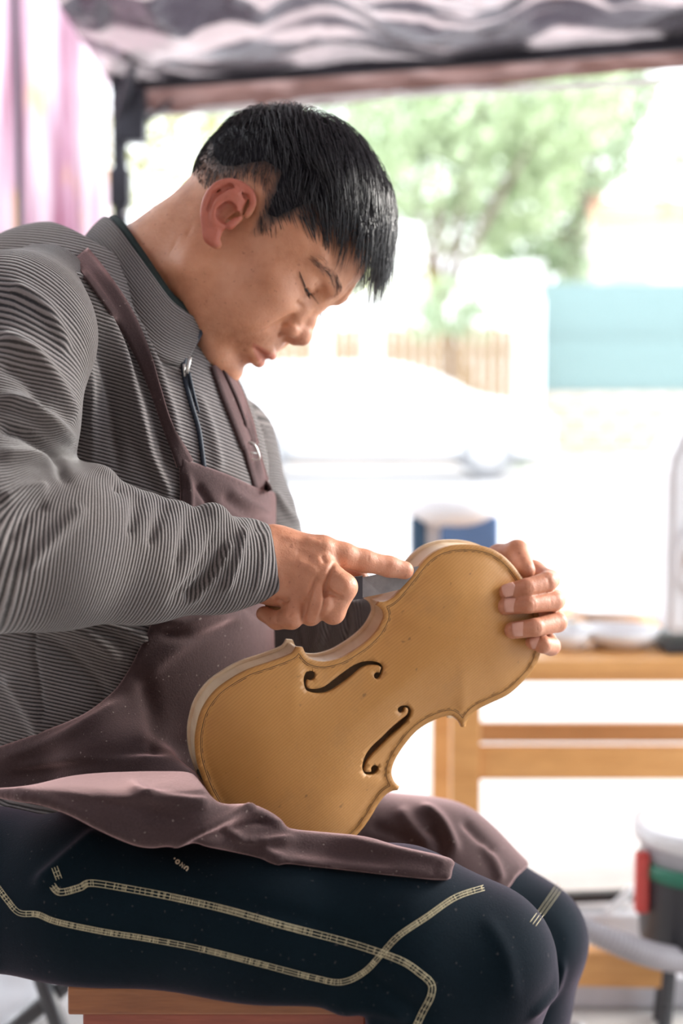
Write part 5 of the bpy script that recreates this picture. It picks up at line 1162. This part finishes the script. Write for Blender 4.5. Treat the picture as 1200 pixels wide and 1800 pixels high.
def ribbon(bvh, pts, off=.003, thick=.0022, default=1.3, n=8, across=5, smooth=3):
    """strip of cloth lying on a surface; pts = (px,py,width px)"""
    c = catmull(pts, n); t = np.gradient(c[:, :2], axis=0); t /= np.linalg.norm(t, axis=1, keepdims=True); nn = np.stack([-t[:, 1], t[:, 0]], 1)
    G = np.array([[hit(bvh, *(c[i, :2] + nn[i] * c[i, 2] * (a / (across - 1) - .5)), default) for a in range(across)] for i in range(len(c))])
    D = (G - CAM) @ FW
    for _ in range(smooth):
        D[1:-1] = np.minimum(D[1:-1], .25 * D[:-2] + .5 * D[1:-1] + .25 * D[2:] + .001)
    V = []
    for i in range(len(c)):
        for a in range(across):
            q = c[i, :2] + nn[i] * c[i, 2] * (a / (across - 1) - .5); V.append(P(q[0], q[1], D[i, a] - off))
    F = [(i * across + a, (i + 1) * across + a, (i + 1) * across + a + 1, i * across + a + 1) for i in range(len(c) - 1) for a in range(across - 1)]
    return mesh(V, F), thick
def solid(o, th, off=0):
    m = o.modifiers.new('thick', 'SOLIDIFY'); m.thickness = th; m.offset = off; return o
def build_details(person, sw, tr, ap):
    B = bvh_of(sw)
    for pts, nm in (([(140, 448, 36), (172, 488, 36), (212, 545, 34), (246, 612, 30), (272, 682, 20), (293, 745, 18), (318, 800, 27), (325, 816, 30)], 'strap'),
                    ([(383, 640, 27), (404, 695, 30), (424, 745, 30), (440, 785, 31)], 'strap'), ([(438, 780, 26), (450, 820, 26), (463, 866, 28)], 'strap')):
        me, th = ribbon(B, pts, .004); solid(put(nm, me, M_APRON, ap), th)
    me, th = ribbon(B, [(396, 645, 14), (420, 695, 15), (438, 745, 14), (446, 780, 12)], .009); solid(put('strap', me, M_APRON, ap), th)
    # buckle
    bd = float((hit(B, 438, 792, 1.28) - CAM) @ FW) - .010
    ring = catmull([(419, 776), (444, 779), (455, 800), (452, 808), (431, 803), (421, 786)], 5, True); lst = [(np.array([P(x, y, bd - .002 * math.sin(i * .3)) for i, (x, y) in enumerate(np.r_[ring, ring[:1]])]), .0012)]
    lst.append((np.array([P(425, 793, bd - .002), P(452, 797, bd - .001)]), .0010))
    put('buckle', tubes_mesh(lst, 6), M_METAL, ap)
    # collar
    T = [(186, 382, 1.365), (196, 380, 1.33), (214, 397, 1.295), (238, 432, 1.272), (268, 477, 1.262), (300, 522, 1.262), (330, 546, 1.272), (357, 562, 1.29)]
    Bt = [(140, 446, 1.365), (150, 462, 1.30), (176, 502, 1.258), (205, 548, 1.238), (238, 590, 1.228), (272, 620, 1.230), (300, 634, 1.24), (324, 640, 1.258)]
    T2 = [(186, 382, 1.365), (200, 385, 1.41), (225, 405, 1.45), (270, 450, 1.475), (320, 520, 1.475), (352, 580, 1.45), (366, 612, 1.41), (368, 628, 1.38)]
    B2 = [(140, 446, 1.365), (155, 450, 1.43), (190, 480, 1.49), (240, 540, 1.51), (300, 600, 1.51), (345, 640, 1.47), (360, 660, 1.43), (362, 672, 1.40)]
    top = catmull(np.array([P(*q) for q in T2[::-1][:-1] + T]), 6); bot = catmull(np.array([P(*q) for q in B2[::-1][:-1] + Bt]), 6); n = len(top); K = 10
    cen = P(262, 510, 1.365)
    def grid(a0, a1, shrink=0., bul=.004):
        V = []; R = []
        for i in range(n):
            for k in range(K + 1):
                s = a0 + (a1 - a0) * k / K; p = top[i] * (1 - s) + bot[i] * s; o = p - cen; o -= UP * (o @ UP) * .5; o /= np.linalg.norm(o)
                V.append(p + o * (bul * math.sin(PI * s) - shrink)); R.append(s * .062 + i * .0001)
        F = [(i * (K + 1) + k, (i + 1) * (K + 1) + k, (i + 1) * (K + 1) + k + 1, i * (K + 1) + k + 1) for i in range(n - 1) for k in range(K)]
        return V, F, R
    V, F, R = grid(.07, 1.06); me = mesh(V, F); attr(me, 'rib', R); co = solid(put('collar', me, M_KNIT, sw), .004)
    V, F, R = grid(-.07, .9, .0042); solid(put('collar_lining', mesh(V, F), M_DARK, sw, label='dark green collar lining'), .0045)
    ed = [P(357, 560, 1.286), P(354, 578, 1.280), P(343, 600, 1.272), P(328, 622, 1.262), P(322, 642, 1.254), P(326, 655, 1.25)]
    put('zip_tape', tubes_mesh([(catmull(ed, 4), .0032)], 6), M_NAVY, sw)
    zl = [(322, 640), (326, 670), (338, 715), (349, 752), (355, 790), (359, 822)]
    zp = [hit(B, x, y, 1.3) - FW * .002 for x, y in catmull(zl, 5)]; put('zip', tubes_mesh([(np.array(zp), .0022)], 6), M_NAVY, sw)
    d0 = float((hit(B, 332, 660, 1.3) - CAM) @ FW) - .012
    put('zip_slider', tubes_mesh([(np.array([P(334, 628, d0), P(330, 645, d0 - .002), P(328, 656, d0)]), .0019), (np.array([P(323, 640, d0 + .004), P(325, 662, d0 + .004)]), .0015)], 6), M_METAL, sw)
    l1 = catmull([(328, 655), (333, 690), (343, 728), (352, 762)], 6); l2 = catmull([(332, 655), (341, 695), (350, 730), (354, 758)], 6)
    put('zip_cord', tubes_mesh([(np.array([P(x, y, d0 + .004) for x, y in l1]), .0019), (np.array([P(x, y, d0 + .003) for x, y in l2]), .0016)], 6), M_NAVY, sw)
    # a few knit seams : cuff edge
    # trouser seams
    B = bvh_of(tr); rng = np.random.RandomState(5)
    L1 = [(92, 1556), (106, 1568), (140, 1560), (160, 1552), (215, 1560), (300, 1576), (400, 1599), (500, 1627), (600, 1653), (670, 1675), (710, 1691), (735, 1708), (757, 1728), (757, 1750), (742, 1780), (730, 1806)]
    L2 = [(-6, 1556), (14, 1583), (34, 1604), (66, 1607), (100, 1620), (180, 1637), (260, 1650), (350, 1667), (450, 1692), (550, 1718), (600, 1726), (640, 1708), (670, 1677), (700, 1645), (750, 1611), (800, 1577), (850, 1560)]
    L3 = [(986, 1554), (962, 1588), (936, 1624)]; L4 = [(96, 1524), (104, 1545)]
    hit0 = hit
    def seam(line, spacing, ticks, off=.0006, dd=1.1):
        def hit(B_, x, y, d_):
            q = hit0(B_, x, y, d_); return q
        c = catmull(line, 10); t = np.gradient(c, axis=0); t /= np.linalg.norm(t, axis=1, keepdims=True) + 1e-9; nn = np.stack([-t[:, 1], t[:, 0]], 1); lst = []
        last = dd; 
        for s in spacing: lst.append((np.array([hit(B, *(c[i] + nn[i] * s), dd) - FW * off for i in range(len(c))]), .00022))
        dens = 0
        for i in range(len(c) - 1):
            L = np.linalg.norm(c[i + 1] - c[i]); m = 0
            if rng.rand() < .14: dens = rng.rand() < .5
            while m < L:
                if ticks and rng.rand() < (.85 if dens else .3):
                    q = c[i] + t[i] * m; a = hit(B, *(q + nn[i] * (spacing[0] - .5)), dd) - FW * off; b = hit(B, *(q + nn[i] * (spacing[-1] + .5) + t[i] * rng.normal() * .6), dd) - FW * off; lst.append((np.array([a, b]), .00018))
                m += 2.4 + rng.rand()
        return lst
    put('seam_stitching', tubes_mesh(seam(L1, (-5.5, 0, 5.5), 1) + seam(L2, (-4.5, 0, 4.5), 1) + seam(L3, (-6, 0, 6), 0, dd=1.36) + seam(L4, (-5, 0, 5), 1), 4), M_STITCH, tr, kind='stuff')
    # embroidered letters
    def gl(paths, cx, cy, ang, s):
        out = []; a = math.radians(ang)
        for p in paths:
            q = [hit(B, cx + s * (x * math.cos(a) + y * math.sin(a)), cy + s * (x * math.sin(a) - y * math.cos(a)), 1.1) - FW * .0008 for x, y in p]; out.append((np.array(q), .00055))
        return out
    O = [[(math.cos(u) * .85, math.sin(u)) for u in np.linspace(0, 2 * PI, 16)]]; N_ = [[(-.8, -1), (-.8, 1), (.8, -1), (.8, 1)]]; U_ = [[(-.8, -1.), (-.85, .2), (-.5, .9), (0, 1.05), (.5, .9), (.85, .2), (.8, -1)]]
    put('lettering', tubes_mesh(gl(O, 312.3, 1514.3, 38, 3.3) + gl(N_, 320.3, 1520.2, 38, 3.3) + gl(U_, 327.6, 1525.8, 38, 3.3) + gl([[(0, -.5), (0, .5)]], 307, 1508.5, 38, 2.), 5), M_TEXT, tr)
# ------------------------------------------------------------ assemble
env_setting(); env_stall(); env_tent(); env_far()
person = thing('person', 'man with short black hair in a grey ribbed fleece and brown apron, carving a violin', 'person', (-.2, .05, 0))
PL = person.location.copy(); person.location = (0, 0, 0)
build_skin(person); build_hair(person)
sweater = build_sweater(person); trousers = build_trousers(person); apron = build_apron(person, sweater, trousers); build_details(person, sweater, trousers, apron)
build_shoes(person)
person.location = PL
for ch in [o for o in bpy.data.objects if o.parent is person]: ch.location = ch.location - PL
build_violin(); build_knife()
